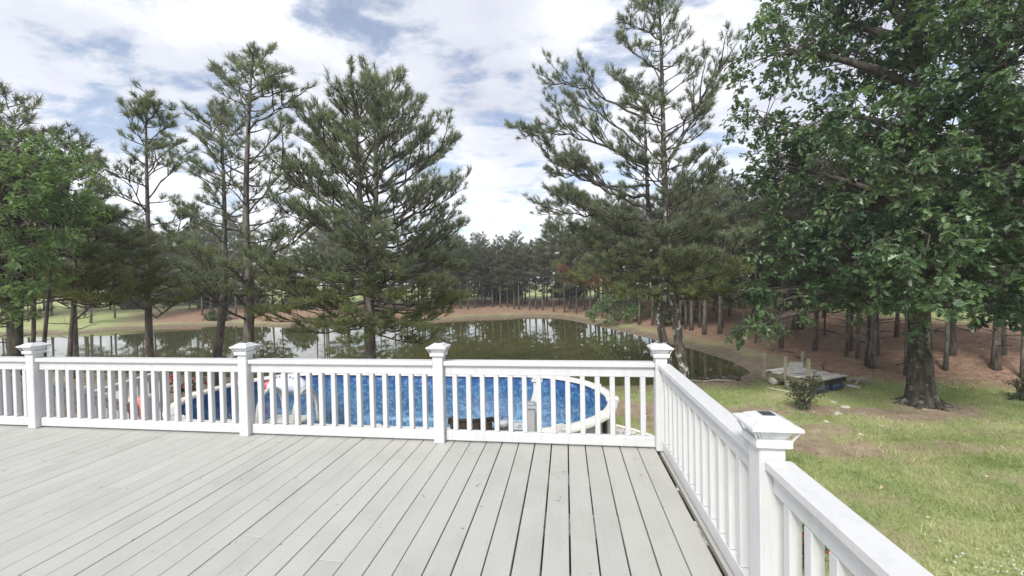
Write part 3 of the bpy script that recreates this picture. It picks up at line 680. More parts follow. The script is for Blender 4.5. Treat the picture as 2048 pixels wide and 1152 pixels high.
def wall_mat():
    m, nt, N, L, b = new_mat('grey_ribbed_pool_wall')
    n = add_noise(nt, 3, 5, .6, (1, 1, .2))
    L.new(add_ramp(nt, n.outputs['Fac'], [(.3, (.36, .36, .34)), (.7, (.48, .47, .44))]), b.inputs['Base Color'])
    b.inputs['Roughness'].default_value = .4
    return m
def liner_mat():
    m, nt, N, L, b = new_mat('blue_pebble_pool_liner')
    v = N.new('ShaderNodeTexVoronoi'); v.inputs['Scale'].default_value = 19
    tc = N.new('ShaderNodeTexCoord'); L.new(tc.outputs['Object'], v.inputs['Vector'])
    n = add_noise(nt, 7, 4, .6)
    col = add_ramp(nt, v.outputs['Color'], [(.25, (.015, .065, .17)), (.5, (.045, .15, .3)), (.75, (.22, .42, .56))])
    col = add_mix(nt, .4, col, add_ramp(nt, n.outputs['Fac'], [(.3, (.02, .08, .2)), (.7, (.07, .2, .38))]))
    sp = N.new('ShaderNodeSeparateXYZ'); L.new(tc.outputs['Object'], sp.inputs[0])
    mr = N.new('ShaderNodeMapRange'); mr.inputs[1].default_value = PZ - .262; mr.inputs[2].default_value = PZ - .25
    L.new(sp.outputs[2], mr.inputs[0])
    tile = add_ramp(nt, n.outputs['Fac'], [(.35, (.02, .065, .2)), (.56, (.04, .12, .29)), (.66, (.18, .3, .48))])
    col = add_mix(nt, mr.outputs[0], col, tile)
    L.new(col, b.inputs['Base Color']); b.inputs['Roughness'].default_value = .35
    return m
def water_mat():
    m, nt, N, L, b = new_mat('clear_pool_water')
    N.remove(b)
    tr = N.new('ShaderNodeBsdfTransparent'); tr.inputs[0].default_value = (.8, .93, .98, 1)
    gl = N.new('ShaderNodeBsdfGlossy'); gl.inputs['Roughness'].default_value = .03
    fr = N.new('ShaderNodeFresnel'); fr.inputs[0].default_value = 2.3
    w1 = add_noise(nt, 1.7, 3, .5, (1, 1.5, 1), dist=.8); w2 = add_noise(nt, 9, 3, .5, (1, 1.8, 1))
    mx_ = N.new('ShaderNodeMath'); mx_.operation = 'MULTIPLY_ADD'; mx_.inputs[1].default_value = .5
    L.new(w2.outputs['Fac'], mx_.inputs[0]); L.new(w1.outputs['Fac'], mx_.inputs[2])
    bp = N.new('ShaderNodeBump'); bp.inputs['Strength'].default_value = .5; bp.inputs['Distance'].default_value = .07
    L.new(mx_.outputs[0], bp.inputs['Height'])
    L.new(bp.outputs[0], fr.inputs['Normal']); L.new(bp.outputs[0], gl.inputs['Normal'])
    ms = N.new('ShaderNodeMixShader')
    ge = N.new('ShaderNodeNewGeometry'); sb = N.new('ShaderNodeMath'); sb.operation = 'SUBTRACT'; sb.inputs[0].default_value = 1.0
    L.new(ge.outputs['Backfacing'], sb.inputs[1]); fm = N.new('ShaderNodeMath'); fm.operation = 'MULTIPLY'
    L.new(fr.outputs[0], fm.inputs[0]); L.new(sb.outputs[0], fm.inputs[1])
    L.new(fm.outputs[0], ms.inputs[0]); L.new(tr.outputs[0], ms.inputs[1]); L.new(gl.outputs[0], ms.inputs[2])
    L.new(ms.outputs[0], N['Material Output'].inputs[0])
    return m
M['rim'] = nmat('cream_resin_rim', (.66, .64, .59), (.76, .74, .69), 5, .4, .03)
M['black'] = plain('black_plastic', (.025, .025, .027), .4)
ring('wall', [(PR, PG - .1), (PR, PZ - .02)], wall_mat())
ring('liner', [(PR - .03, PZ - .01), (PR - .035, PZ - .27), (PR - .04, PG + .28), (PR - .25, PG + .05)], liner_mat(), close_top=True)
ring('water', [(PR - .034, PZ - .265), (.02, PZ - .265)], water_mat(), close_top=True)
# rim pieces, uprights and joiner caps
prof = [(-.085, -.035), (-.085, .0), (-.06, .022), (.0, .03), (.06, .022), (.09, -.005), (.088, -.05)]
base = np.array(oval(PR, 48, 30)); n = len(base)
nrm = np.array(oval(PR + 1, 48, 30)) - base
nrm /= np.linalg.norm(nrm, axis=1)[:, None]
for s in range(0, n, 8):
    mb = MB(); v = []
    idx = [(s + k) % n for k in range(9)] if s + 8 < n else [(s + k) % n for k in range(n - s + 1)]
    for i in idx:
        for o_, z in prof: v.append((base[i][0] + nrm[i][0] * o_, base[i][1] + nrm[i][1] * o_, PZ + z))
    m_ = len(prof)
    f = [(j * m_ + k, j * m_ + k + 1, (j + 1) * m_ + k + 1, (j + 1) * m_ + k) for j in range(len(idx) - 1) for k in range(m_ - 1)]
    mb.add(v, f); child_at(mb.build('rim', M['rim'], smooth=True), pool)
    p, nn = base[s], nrm[s]; a = math.atan2(nn[1], nn[0])
    shared('rim_joiner', ('joiner',), lambda mb: mb.box((.005, 0, -.005), (.215, .13, .085), .02), M['rim'], pool, (p[0], p[1], PZ), a)
    shared('upright', ('upright',), lambda mb: mb.box((0, 0, 0), (.045, .07, PZ - PG - .05), .006), M['black'], pool, (p[0] + nn[0] * .03, p[1] + nn[1] * .03, (PZ + PG) / 2 - .03), a)
# white gravel bed
rs = np.random.RandomState(4)
def ico():
    t = (1 + 5 ** .5) / 2
    v = np.array([(-1, t, 0), (1, t, 0), (-1, -t, 0), (1, -t, 0), (0, -1, t), (0, 1, t), (0, -1, -t), (0, 1, -t), (t, 0, -1), (t, 0, 1), (-t, 0, -1), (-t, 0, 1)], float)
    f = np.array([(0, 11, 5), (0, 5, 1), (0, 1, 7), (0, 7, 10), (0, 10, 11), (1, 5, 9), (5, 11, 4), (11, 10, 2), (10, 7, 6), (7, 1, 8), (3, 9, 4), (3, 4, 2), (3, 2, 6), (3, 6, 8), (3, 8, 9), (4, 9, 5), (2, 4, 11), (6, 2, 10), (8, 6, 7), (9, 8, 1)])
    return v / np.linalg.norm(v[0]), f
IV, IF = ico()
def pebbles(P, S, seed):
    r_ = np.random.RandomState(seed); n_ = len(P)
    V = IV[None] * (S[:, None, None] * r_.uniform(.6, 1.2, (n_, 1, 3))) * r_.uniform(.85, 1.15, (n_, 12, 1)) + P[:, None, :]
    F = IF[None] + (np.arange(n_) * 12)[:, None, None]
    return V.reshape(-1, 3), F.reshape(-1, 3)
def oval_dist(x, y):
    cx_ = np.clip(x, PC2, PC1); return np.hypot(x - cx_, y - PY)
q = np.stack([rs.uniform(-4, 2.7, 17000), rs.uniform(4.6, 10.6, 17000)], 1)
od = oval_dist(q[:, 0], q[:, 1])
q = q[(od > PR + .05) & (od < PR + 1.7 + .06 * np.sin(q[:, 0] * 3)) & ((q[:, 0] > -.6) | (q[:, 1] > 8))]
V, F = pebbles(np.c_[q, height(q[:, 0], q[:, 1]) + .02], rs.uniform(.02, .045, len(q)), 7)
M['gravel'] = leaf_mat('white_gravel', (.5, .47, .42), (.62, .59, .55), (.72, .7, .66), 3, 0, .8, .25)
tag(link('gravel', raw_mesh('gravel', V, F, M['gravel'])), 'bed of white gravel along the foot of the pool wall', None, kind='stuff')
mb = MB()
arc = [(PC1 + (PR + 1.76) * math.cos(a), PY + (PR + 1.76) * math.sin(a)) for a in np.linspace(-1.2, 1.57, 26)] + [(x, PY + PR + 1.76) for x in np.linspace(PC1 - .3, -5, 10)]
mb.tube([(x, y, float(height(x, y)) + .03) for x, y in arc], .035, 6)
tag(mb.build('gravel_edging', M['rim']), 'pale edging strip round the white gravel bed', 'edging')

# ladder standing over the near rim
def ladder():
    r = empty('pool_ladder', (-4.05, 5.3, PG), 'grey resin pool ladder with two arched handrails inside the left half of the pool', 'ladder')
    M['ladder'] = plain('grey_resin', (.5, .5, .47), .45)
    for x in (-.28, .28):
        mb = MB(); pts = []
        for k in range(13):
            a = math.pi * k / 12
            pts.append((x, -.02 - .26 * math.cos(a), 1.42 + .36 * math.sin(a)))
        pts = [(x, -.34, .02), (x, -.29, 1.2)] + pts + [(x, .3, .9), (x, .36, .12)]
        mb.tube(pts, .028, 8); mb.build('handrail', M['ladder'], r, smooth=True)
    for k in range(4):
        for y0 in (-1, 1):
            mb = MB(); mb.box((0, y0 * (.33 - .02 * k), .25 + .28 * k), (.56, .1, .035), .008); mb.build('step', M['ladder'], r)
    mb = MB(); mb.box((0, -.02, 1.33), (.56, .3, .03), .008); mb.build('platform', M['ladder'], r)
    for x in (-.95, -.12):
        mb = MB(); mb.box((x, .12, .74), (.085, .085, 1.2), .02); mb.build('support_post', M['ladder'], r)
    return r
ladder()

# white inflatable
def inflatable():
    r = empty('inflatable_float', (-5.75, 7.45, PZ - .265), 'white inflatable pool float with a red end and blue lettering', 'pool float', rz=.1)
    M['vinyl'] = plain('white_vinyl', (.78, .79, .84), .25, .6)
    M['vinyl_red'] = plain('red_vinyl', (.62, .1, .12), .3, .6)
    M['vinyl_blue'] = plain('blue_print', (.06, .07, .3), .4)
    mb = MB(); pts = []; rad = []
    for k in range(15):
        t = k / 14; pts.append((-.38 + .8 * t, 0, .18 + .13 * math.sin(math.pi * t)))
        rad.append(.19 * (max(.05, math.sin(math.pi * min(max(t, .02), .98))) ** .35))
    mb.tube(pts, rad, 16); mb.build('body', M['vinyl'], r, smooth=True)
    mb = MB(); mb.tube([(-.40, .0, .16), (-.41, 0, .2), (-.38, 0, .27), (-.3, 0, .33)], [.06, .09, .1, .06], 12); mb.build('end_cap', M['vinyl_red'], r, smooth=True)
    for k in range(6):
        mb = MB(); t = .3 + .09 * k; x = -.38 + .8 * t; z = .18 + .13 * math.sin(math.pi * t) + .19 * .82
        mb.tube([(x - .025, -.10, z + .0), (x, -.085, z + .012), (x + .02, -.10, z), (x, -.12, z - .012), (x - .025, -.10, z)], .009, 5)
        mb.build('letter', M['vinyl_blue'], r)
    mb = MB(); mb.tube([(-.2, .25, .05), (.05, .3, .06), (.3, .22, .05)], [.09, .12, .09], 12); mb.build('side_tube', M['vinyl'], r, smooth=True)
inflatable()
def tarp():
    mb = MB(); n_ = 18; v = []
    for i in range(n_):
        for j in range(n_):
            u, w = i / (n_ - 1), j / (n_ - 1)
            edge = min(u, 1 - u, w, 1 - w) * 4
            z = min(1, edge) * (.26 + .5 * float(fbm(u * 9, w * 9, .7, 12)) + .1 * math.sin(u * 11 + w * 6))
            v.append((-.95 + 1.9 * u, -.5 + 1.0 * w, z))
    f = [(i * n_ + j, (i + 1) * n_ + j, (i + 1) * n_ + j + 1, i * n_ + j + 1) for i in range(n_ - 1) for j in range(n_ - 1)]
    mb.add(v, f)
    o = mb.build('crumpled_tarp', nmat('blue_white_tarp', (.08, .24, .55), (.62, .72, .85), 3.5, .35, .3), loc=(-9.9, 10.7, float(height(-9.9, 10.7)) - .02))
    tag(o, 'crumpled blue and white plastic heap behind the left end of the pool', 'tarp')
tarp()

# platform at rim height with its own railing, chair and grey box
def pool_platform():
    r = empty('pool_platform', (-1.35, 4.3, -.62), 'low grey plank landing between the deck and the pool', 'landing')
    for k in range(13):
        shared('plank', ('pplank',), lambda mb: mb.box((0, 0, -.017), (.138, 1.5, .034), .003), M['deck'], r, (-.37 - .143 * k, 4.3, -.62))
    for x in (-.4, -2.1):
        for y in (3.65, 4.95):
            shared('support_post', ('pps',), lambda mb: mb.box((0, 0, -.62), (.1, .1, 1.18), .004), M['dark_wood'], r, (x, y, -.66))
    for y in (3.62, 4.3, 4.98):
        shared('joist', ('ppj',), lambda mb: mb.box((0, 0, -.09), (1.84, .04, .11)), M['dark_wood'], r, (-1.23, y, -.62))
    g = empty('landing_railing', (-.36, 4.3, -.62), 'short white railing seen end-on beside the pool landing, right of the grey box', 'railing', 'white railings by the pool')
    for y in (3.78, 4.78): post(g, -.36, y, -.62, .82)
    rail_run(g, (-.36, 3.826), (-.36, 4.734), 8, -.62, .085)
    for y in (3.78, 4.78):
        mb = MB(); mb.box((0, 0, .012), (.13, .13, .024), .004); mb.box((0, 0, .036), (.1, .1, .024), .01)
        o = mb.build('post_cap', M['paint']); o.location = (-.36, y, .2); child_at(o, g)
pool_platform()
def wicker_chair():
    r = empty('patio_chair', (-1.08, 4.42, -.62), 'brown wicker patio chair seen from behind, beside the pool', 'chair', rz=.14)
    m, nt, N, L, b = new_mat('brown_wicker')
    br = N.new('ShaderNodeTexBrick'); br.inputs['Scale'].default_value = 22
    tc = N.new('ShaderNodeTexCoord'); L.new(tc.outputs['Object'], br.inputs['Vector'])
    br.inputs['Color1'].default_value = (.1, .075, .055, 1); br.inputs['Color2'].default_value = (.15, .115, .085, 1); br.inputs['Mortar'].default_value = (.04, .03, .022, 1)
    L.new(br.outputs[0], b.inputs['Base Color']); b.inputs['Roughness'].default_value = .6
    M['trim'] = plain('dark_chair_frame', (.045, .034, .027), .45)
    mb = MB(); c_ = [(-.23, -.2), (0, -.245), (.23, -.2)]
    v = []
    for z in (.25, .52):
        for k in range(9):
            t = -1 + 2 * k / 8; v.append((.23 * t, -.25 + .06 * t * t - .05 * (z - .25), z))
    v += [(p[0], p[1] + .03, p[2]) for p in v]
    f = [(k, k + 1, 10 + k, 9 + k) for k in range(8)] + [(18 + k, 27 + k, 28 + k, 19 + k) for k in range(8)]
    mb.add(v, f); mb.build('backrest', m, r)
    mb = MB(); mb.tube([(.23 * t, -.235 + .06 * t * t - .0135, .53) for t in np.linspace(-1, 1, 9)], .022, 8); mb.build('top_rail', M['trim'], r)
    mb = MB(); mb.box((0, .02, .24), (.47, .48, .06), .02); mb.build('seat', m, r)
    for sx in (-1, 1):
        mb = MB(); mb.tube([(sx * .24, -.19, .53), (sx * .255, -.1, .46), (sx * .26, .2, .42), (sx * .255, .23, .24)], .02, 8); mb.build('armrest', M['trim'], r)
        for y in (-.18, .2):
            mb = MB(); mb.box((sx * .22, y, .105), (.04, .04, .21), .005); mb.build('leg', M['trim'], r)
wicker_chair()
def grey_box():
    r = empty('plastic_box', (-.68, 4.5, -.62), 'grey plastic box with a round white cap and a white label, between chair and railing', 'box')
    M['grey_pl'] = plain('dark_grey_plastic', (.12, .12, .12), .4)
    mb = MB(); mb.box((0, 0, .15), (.34, .36, .3), .03); mb.build('body', M['grey_pl'], r)
    mb = MB(); mb.box((0, 0, .325), (.37, .39, .05), .02); mb.build('lid', M['grey_pl'], r)
    mb = MB(); mb.lathe([(.055, .35), (.062, .36), (.062, .395), (.05, .41), (.02, .413)], 20, (-.07, .02, 0)); mb.build('round_cap', M['cap'], r, smooth=True)
    mb = MB(); mb.box((.1, .03, .353), (.14, .22, .006), .002); mb.build('label_panel', M['cap'], r)
    mb = MB()
    for k in range(2): mb.box((.12 + .018 * k, .03, .3575), (.007, .09, .002))
    mb.box((.105, -.01, .3575), (.018, .007, .002)); mb.build('label_marks', plain('green_print', (.03, .16, .13)), r)
    mb = MB(); mb.tube([(-.1, .1, .35), (-.09, .1, .44), (-.02, .1, .44), (-.01, .1, .35)], .01, 6); mb.build('handle', M['grey_pl'], r)
grey_box()

# stair with two sloping handrails going down at the left, and a far walkway railing
def stairs():
    r = empty('deck_stairs', (-6.0, 4.4, 0), 'white stair flight with sloping handrails going down from the deck at the left', 'stairs')
    slope = math.tan(math.radians(30))
    for x, zt in ((-6.3, .50), (-7.1, .50)):
        p0, p1 = np.array((x, 3.62, zt)), np.array((x, 5.15, zt - slope * 1.53))
        ang = -math.radians(30)
        R_ = np.array([[1, 0, 0], [0, math.cos(ang), -math.sin(ang)], [0, math.sin(ang), math.cos(ang)]])
        L_ = np.linalg.norm(p1 - p0); c = (p0 + p1) / 2
        for nm, dz, s in (('cap_rail', 0, (.1, L_, .04)), ('upper_rail', -.07, (.04, L_, .085)), ('lower_rail', -.62, (.04, L_, .085))):
            mb = MB(); mb.box((c[0], c[1], c[2] + dz), s, .004, R_); child_at(mb.build(nm, M['paint']), r)
        for k in range(11):
            t = (k + .7) / 11.4; p = p0 + (p1 - p0) * t
            mb = MB(); mb.box((p[0], p[1], p[2] - .345), (.036, .036, .47), .003); child_at(mb.build('baluster', M['paint']), r)
        for p, up in ((p0, .12), (p1, .14)):
            h = p[2] + up + 1.87
            mb = MB(); mb.box((p[0], p[1] + (.04 if p is p1 else -.04), p[2] + up - h / 2), (.092, .092, h), .004); child_at(mb.build('newel_post', M['paint']), r)
            mb = MB(); y_ = p[1] + (.04 if p is p1 else -.04); mb.box((p[0], y_, p[2] + up + .012), (.135, .135, .024), .004); mb.box((p[0], y_, p[2] + up + .036), (.1, .1, .026), .01)
            child_at(mb.build('newel_cap', M['paint']), r)
    for k in range(8):
        mb = MB(); mb.box((-6.7, 3.72 + .25 * k, -.2 - .21 * k), (.64, .27, .035), .003); child_at(mb.build('tread', M['deck']), r)
    for x in (-6.36, -7.04):
        ang = -math.atan2(.21, .25); R_ = np.array([[1, 0, 0], [0, math.cos(ang), -math.sin(ang)], [0, math.sin(ang), math.cos(ang)]])
        mb = MB(); mb.box((x, 4.55, -1.02), (.04, 2.35, .22), .003, R_); child_at(mb.build('stringer', M['paint']), r)
    a, b = (-7.9, 5.5), (-8.38, 7.12)
    g = empty('walkway_railing', (-8.1, 6.3, -1.1), 'white railing standing beyond the stairs at the left end of the pool', 'railing', 'white railings by the pool')
    for p in (a, b): post(g, p[0], p[1], -1.85, 1.62, rz=.28)
    p, q_ = np.array(a), np.array(b); u = (q_ - p) / np.linalg.norm(q_ - p)
    rail_run(g, p + u * .047, q_ - u * .047, 11, -1.02)
    for p in (a, b):
        mb = MB(); mb.box((0, 0, .012), (.135, .135, .024), .004); mb.box((0, 0, .036), (.1, .1, .026), .01)
        o = mb.build('post_cap', M['paint']); o.location = (p[0], p[1], -.23); o.rotation_euler = (0, 0, .28); child_at(o, g)
    # pool noodle leaning by the newel
    mb = MB(); pts = [(-5.93, 4.92, -1.93), (-5.95, 4.88, -1.2), (-5.97, 4.86, -.42)]
    for k in range(1, 9):
        t = math.pi * k / 8; pts.append((-6.08 + .11 * math.cos(t), 4.86 + .004 * k, -.38 + .2 * math.sin(t)))
    pts += [(-6.195, 4.9, -.45)]
    tag(mb.tube(pts, .047, 10).build('pool_noodle', plain('coral_foam', (.78, .25, .2), .8), smooth=True), 'coral pink foam pool noodle bent over behind the railing at left', 'pool noodle')
stairs()

# ---------------------------------------------------------------- raft on the bank
def raft():
    ux, uy, vx, vy = .5, -.866, .866, .5
    A = np.array((6.85, 14.95)); zg = float(height(7.9, 14.5))
    LU, LV = 1.72, 1.56
    r = empty('raft', (7.9, 14.5, zg), 'weathered plank raft on barrels hauled up on the grass beside the pond', 'raft')
    wood = nmat('weathered_grey_planks', (.5, .46, .39), (.8, .76, .68), 7, .8, .3, (1, 6, 1), obj_rand=.3)
    side_m = nmat('greenish_treated_timber', (.14, .125, .075), (.24, .215, .14), 6, .8, .3)
    postm = nmat('grey_brown_timber', (.27, .235, .185), (.42, .37, .3), 8, .85, .25, (1, 1, .3))
    barrel_b = plain('blue_plastic_barrel', (.03, .055, .1), .4)
    barrel_w = plain('white_plastic_barrel', (.5, .49, .43), .5)
    rot = np.array([[ux, vx, 0], [uy, vy, 0], [0, 0, 1]])
    zt = zg + .44
    W_ = lambda a, b, z: (A[0] + ux * a + vx * b, A[1] + uy * a + vy * b, z)
    rr = random.Random(3)
    for k in range(13):
        off = rr.uniform(-.05, .06); ln = LV + rr.uniform(-.1, .1) - (.45 if k == 4 else 0)
        tl = rr.uniform(-.02, .02); Rt = rot @ np.array([[1, 0, 0], [0, 1, -tl], [0, tl, 1]])
        mb = MB(); mb.box(W_(.07 + .132 * k, LV / 2 + off, zt + rr.uniform(0, .012)), (.118, ln, .028), .004, Rt); child_at(mb.build('plank', wood), r)
    for b in (.02, LV - .02):
        mb = MB(); mb.box(W_(LU / 2, b, zt - .09), (LU, .045, .14), .005, rot); child_at(mb.build('side_beam', side_m), r)
    for a in (.03, LU - .03):
        mb = MB(); mb.box(W_(a, LV / 2, zt - .09), (.045, LV - .1, .14), .005, rot); child_at(mb.build('end_beam', side_m if a < 1 else M['black']), r)
    for a, b, h in ((.05, -.03, .86), (.78, -.03, .86), (LU - .22, -.03, .9), (.4, LV - .1, .85)):
        mb = MB(); mb.box(W_(a, b, zt - .22 + h / 2), (.075, .075, h), .006, rot); child_at(mb.build('post', postm), r)
    for a, b0, b1, mt in ((.3, -.02, 1.5, barrel_w), (.85, -.02, 1.5, barrel_w)):
        mb = MB(); mb.tube([W_(a, b0 + (b1 - b0) * t, zg + .14) for t in (0, .02, .05, .33, .36, .64, .67, .95, 1)], [.10, .135, .14, .14, .147, .147, .14, .14, .12], 18); child_at(mb.build('barrel', mt, smooth=True), r)
    for b0, b1 in ((.1, .68), (.86, 1.44)):
        mb = MB(); mb.tube([W_(LU - .16, b0 + (b1 - b0) * t, zg + .15) for t in (0, .03, .08, .33, .36, .64, .67, .92, .97, 1)], [.13, .155, .16, .16, .17, .17, .16, .16, .155, .13], 20); child_at(mb.build('barrel', barrel_b, smooth=True), r)
    mb = MB(); mb.tube([W_(LU - .02, 1.58, zg + .15), W_(LU + .08, 1.74, zg + .14), W_(LU + .2, 1.86, zg + .1), W_(LU + .22, 1.76, zg + .08), W_(LU + .1, 1.66, zg + .11), W_(LU - .01, 1.6, zg + .14)], .018, 6)
    child_at(mb.build('tow_loop', M['cap']), r)
    blk = nmat('concrete_block', (.42, .42, .41), (.6, .6, .58), 18, .9, .3)
    for k, t in ((0, 'lower pale concrete block on the raft'), (1, 'upper pale concrete block stacked on the raft')):
        o = MB()
        for dx in (-.17, 0, .17): o.box((dx, 0, 0), (.05, .17, .165), .004)
        for dy in (-.085, .085): o.box((0, dy, 0), (.39, .034, .165), .004)
        b = o.build('concrete_block', blk, loc=W_(.75 - .02 * k, .55 + .02 * k, zt + .115 + .168 * k)); b.rotation_euler = (0, 0, .25 + .12 * k)
        tag(b, t, 'block', 'concrete blocks on the raft')
    mb = MB(); mb.tube([W_(.5, -.55, zg + .03), W_(1.0, -.42, zg + .03), W_(1.5, -.35, zg + .03)], .016, 6)
    tag(mb.build('pale_pole', M['rim']), 'thin pale pole lying in the grass in front of the raft', 'pole')
    for i, (x, y, l, a, t) in enumerate(((9.75, 14.75, .8, .3, 'bundle of brown driftwood beside the right end of the raft'),)):
        mb = MB()
        for k in range(7):
            aa = a + rr.uniform(-.5, .5); h = float(height(x, y)) + .04 + .03 * k
            mb.tube([(x - l / 2 * math.cos(aa), y - l / 2 * math.sin(aa), h - .02), (x, y + rr.uniform(-.08, .08), h + rr.uniform(0, .05)), (x + l / 2 * math.cos(aa), y + l / 2 * math.sin(aa), h)], [.018, .026, .012], 6)
        tag(mb.build('driftwood', postm), t, 'driftwood')
    # dark debris at the water's edge
    for (x, y, s, t) in ((6.15, 15.75, .26, 'dark muddy lump at the water edge nearest the raft'), (5.6, 15.95, .22, 'dark muddy lump half in the water left of the raft'), (5.0, 15.7, .14, 'small dark lump farthest left at the water edge')):
        V, F = pebbles(np.array([[0, 0, 0]]), np.array([s]), int(s * 100))
        V = V * np.array([1.6, 1.0, .55])
        o = link('mud_lump', raw_mesh('mud_lump', V, F, nmat('dark_mud', (.035, .028, .022), (.09, .075, .06), 9, .8, .5))); o.location = (x, y, float(height(x, y)) + .06)
        tag(o, t, 'mud lump')
    for (x, y, l, a, t) in ((5.5, 15.4, 1.3, .12, 'grey stick lying along the mud left of the raft'), (4.6, 15.35, .9, -.1, 'short grey stick at the water edge farthest from the raft'), (5.9, 16.1, 1.5, .05, 'long grey stick lying in the shallow water by the raft')):
        mb = MB(); h = max(float(height(x, y)), ZW) + .03
        mb.tube([(x - l / 2 * math.cos(a), y - l / 2 * math.sin(a), h), (x, y + .03, h + .04), (x + l / 2 * math.cos(a), y + l / 2 * math.sin(a), h + .01)], [.02, .028, .012], 6)
        tag(mb.build('stick', postm), t, 'stick')
raft()

# ---------------------------------------------------------------- trees
def sticks(A, B, ra, rb, n):
    A, B = np.asarray(A, float), np.asarray(B, float)
    d = B - A; d = d / (np.linalg.norm(d, axis=1)[:, None] + 1e-9)
    ref = np.where(np.abs(d[:, 2:3]) < .9, np.array([[0, 0, 1.0]]), np.array([[1.0, 0, 0]]))
    u = np.cross(d, ref); u /= np.linalg.norm(u, axis=1)[:, None] + 1e-9
    w = np.cross(d, u)
    a = 2 * np.pi * np.arange(n) / n
    cs = np.cos(a)[None, :, None] * u[:, None] + np.sin(a)[None, :, None] * w[:, None]
    V = np.concatenate([A[:, None] + cs * np.asarray(ra)[:, None, None], B[:, None] + cs * np.asarray(rb)[:, None, None]], 1)
    k = np.arange(n); q = np.stack([k, (k + 1) % n, n + (k + 1) % n, n + k], 1)
    F = q[None] + (np.arange(len(A)) * 2 * n)[:, None, None]
    return V.reshape(-1, 3), F.reshape(-1, 4)

def needles(P, Dv, rs, per, length, width, spread=.055):
    """P, Dv: tuft positions and axes -> single-triangle needles"""
    n = len(P); P = np.repeat(P, per, 0); D_ = np.repeat(Dv, per, 0)
    r = rs.normal(size=P.shape); r -= D_ * (r * D_).sum(1)[:, None]; r /= np.linalg.norm(r, axis=1)[:, None] + 1e-9
    ang = rs.uniform(.25, 1.35, len(P))[:, None]
    d = D_ * np.cos(ang) + r * np.sin(ang); d[:, 2] += .08
    d /= np.linalg.norm(d, axis=1)[:, None]
    s = np.cross(d, rs.normal(size=d.shape)); s /= np.linalg.norm(s, axis=1)[:, None] + 1e-9
    L_ = length * rs.uniform(.7, 1.15, len(P))[:, None]
    b = P + D_ * rs.uniform(-spread, spread, len(P))[:, None]
    V = np.stack([b - s * width / 2, b + s * width / 2, b + d * L_], 1).reshape(-1, 3)
    return V, np.arange(len(V)).reshape(-1, 3)

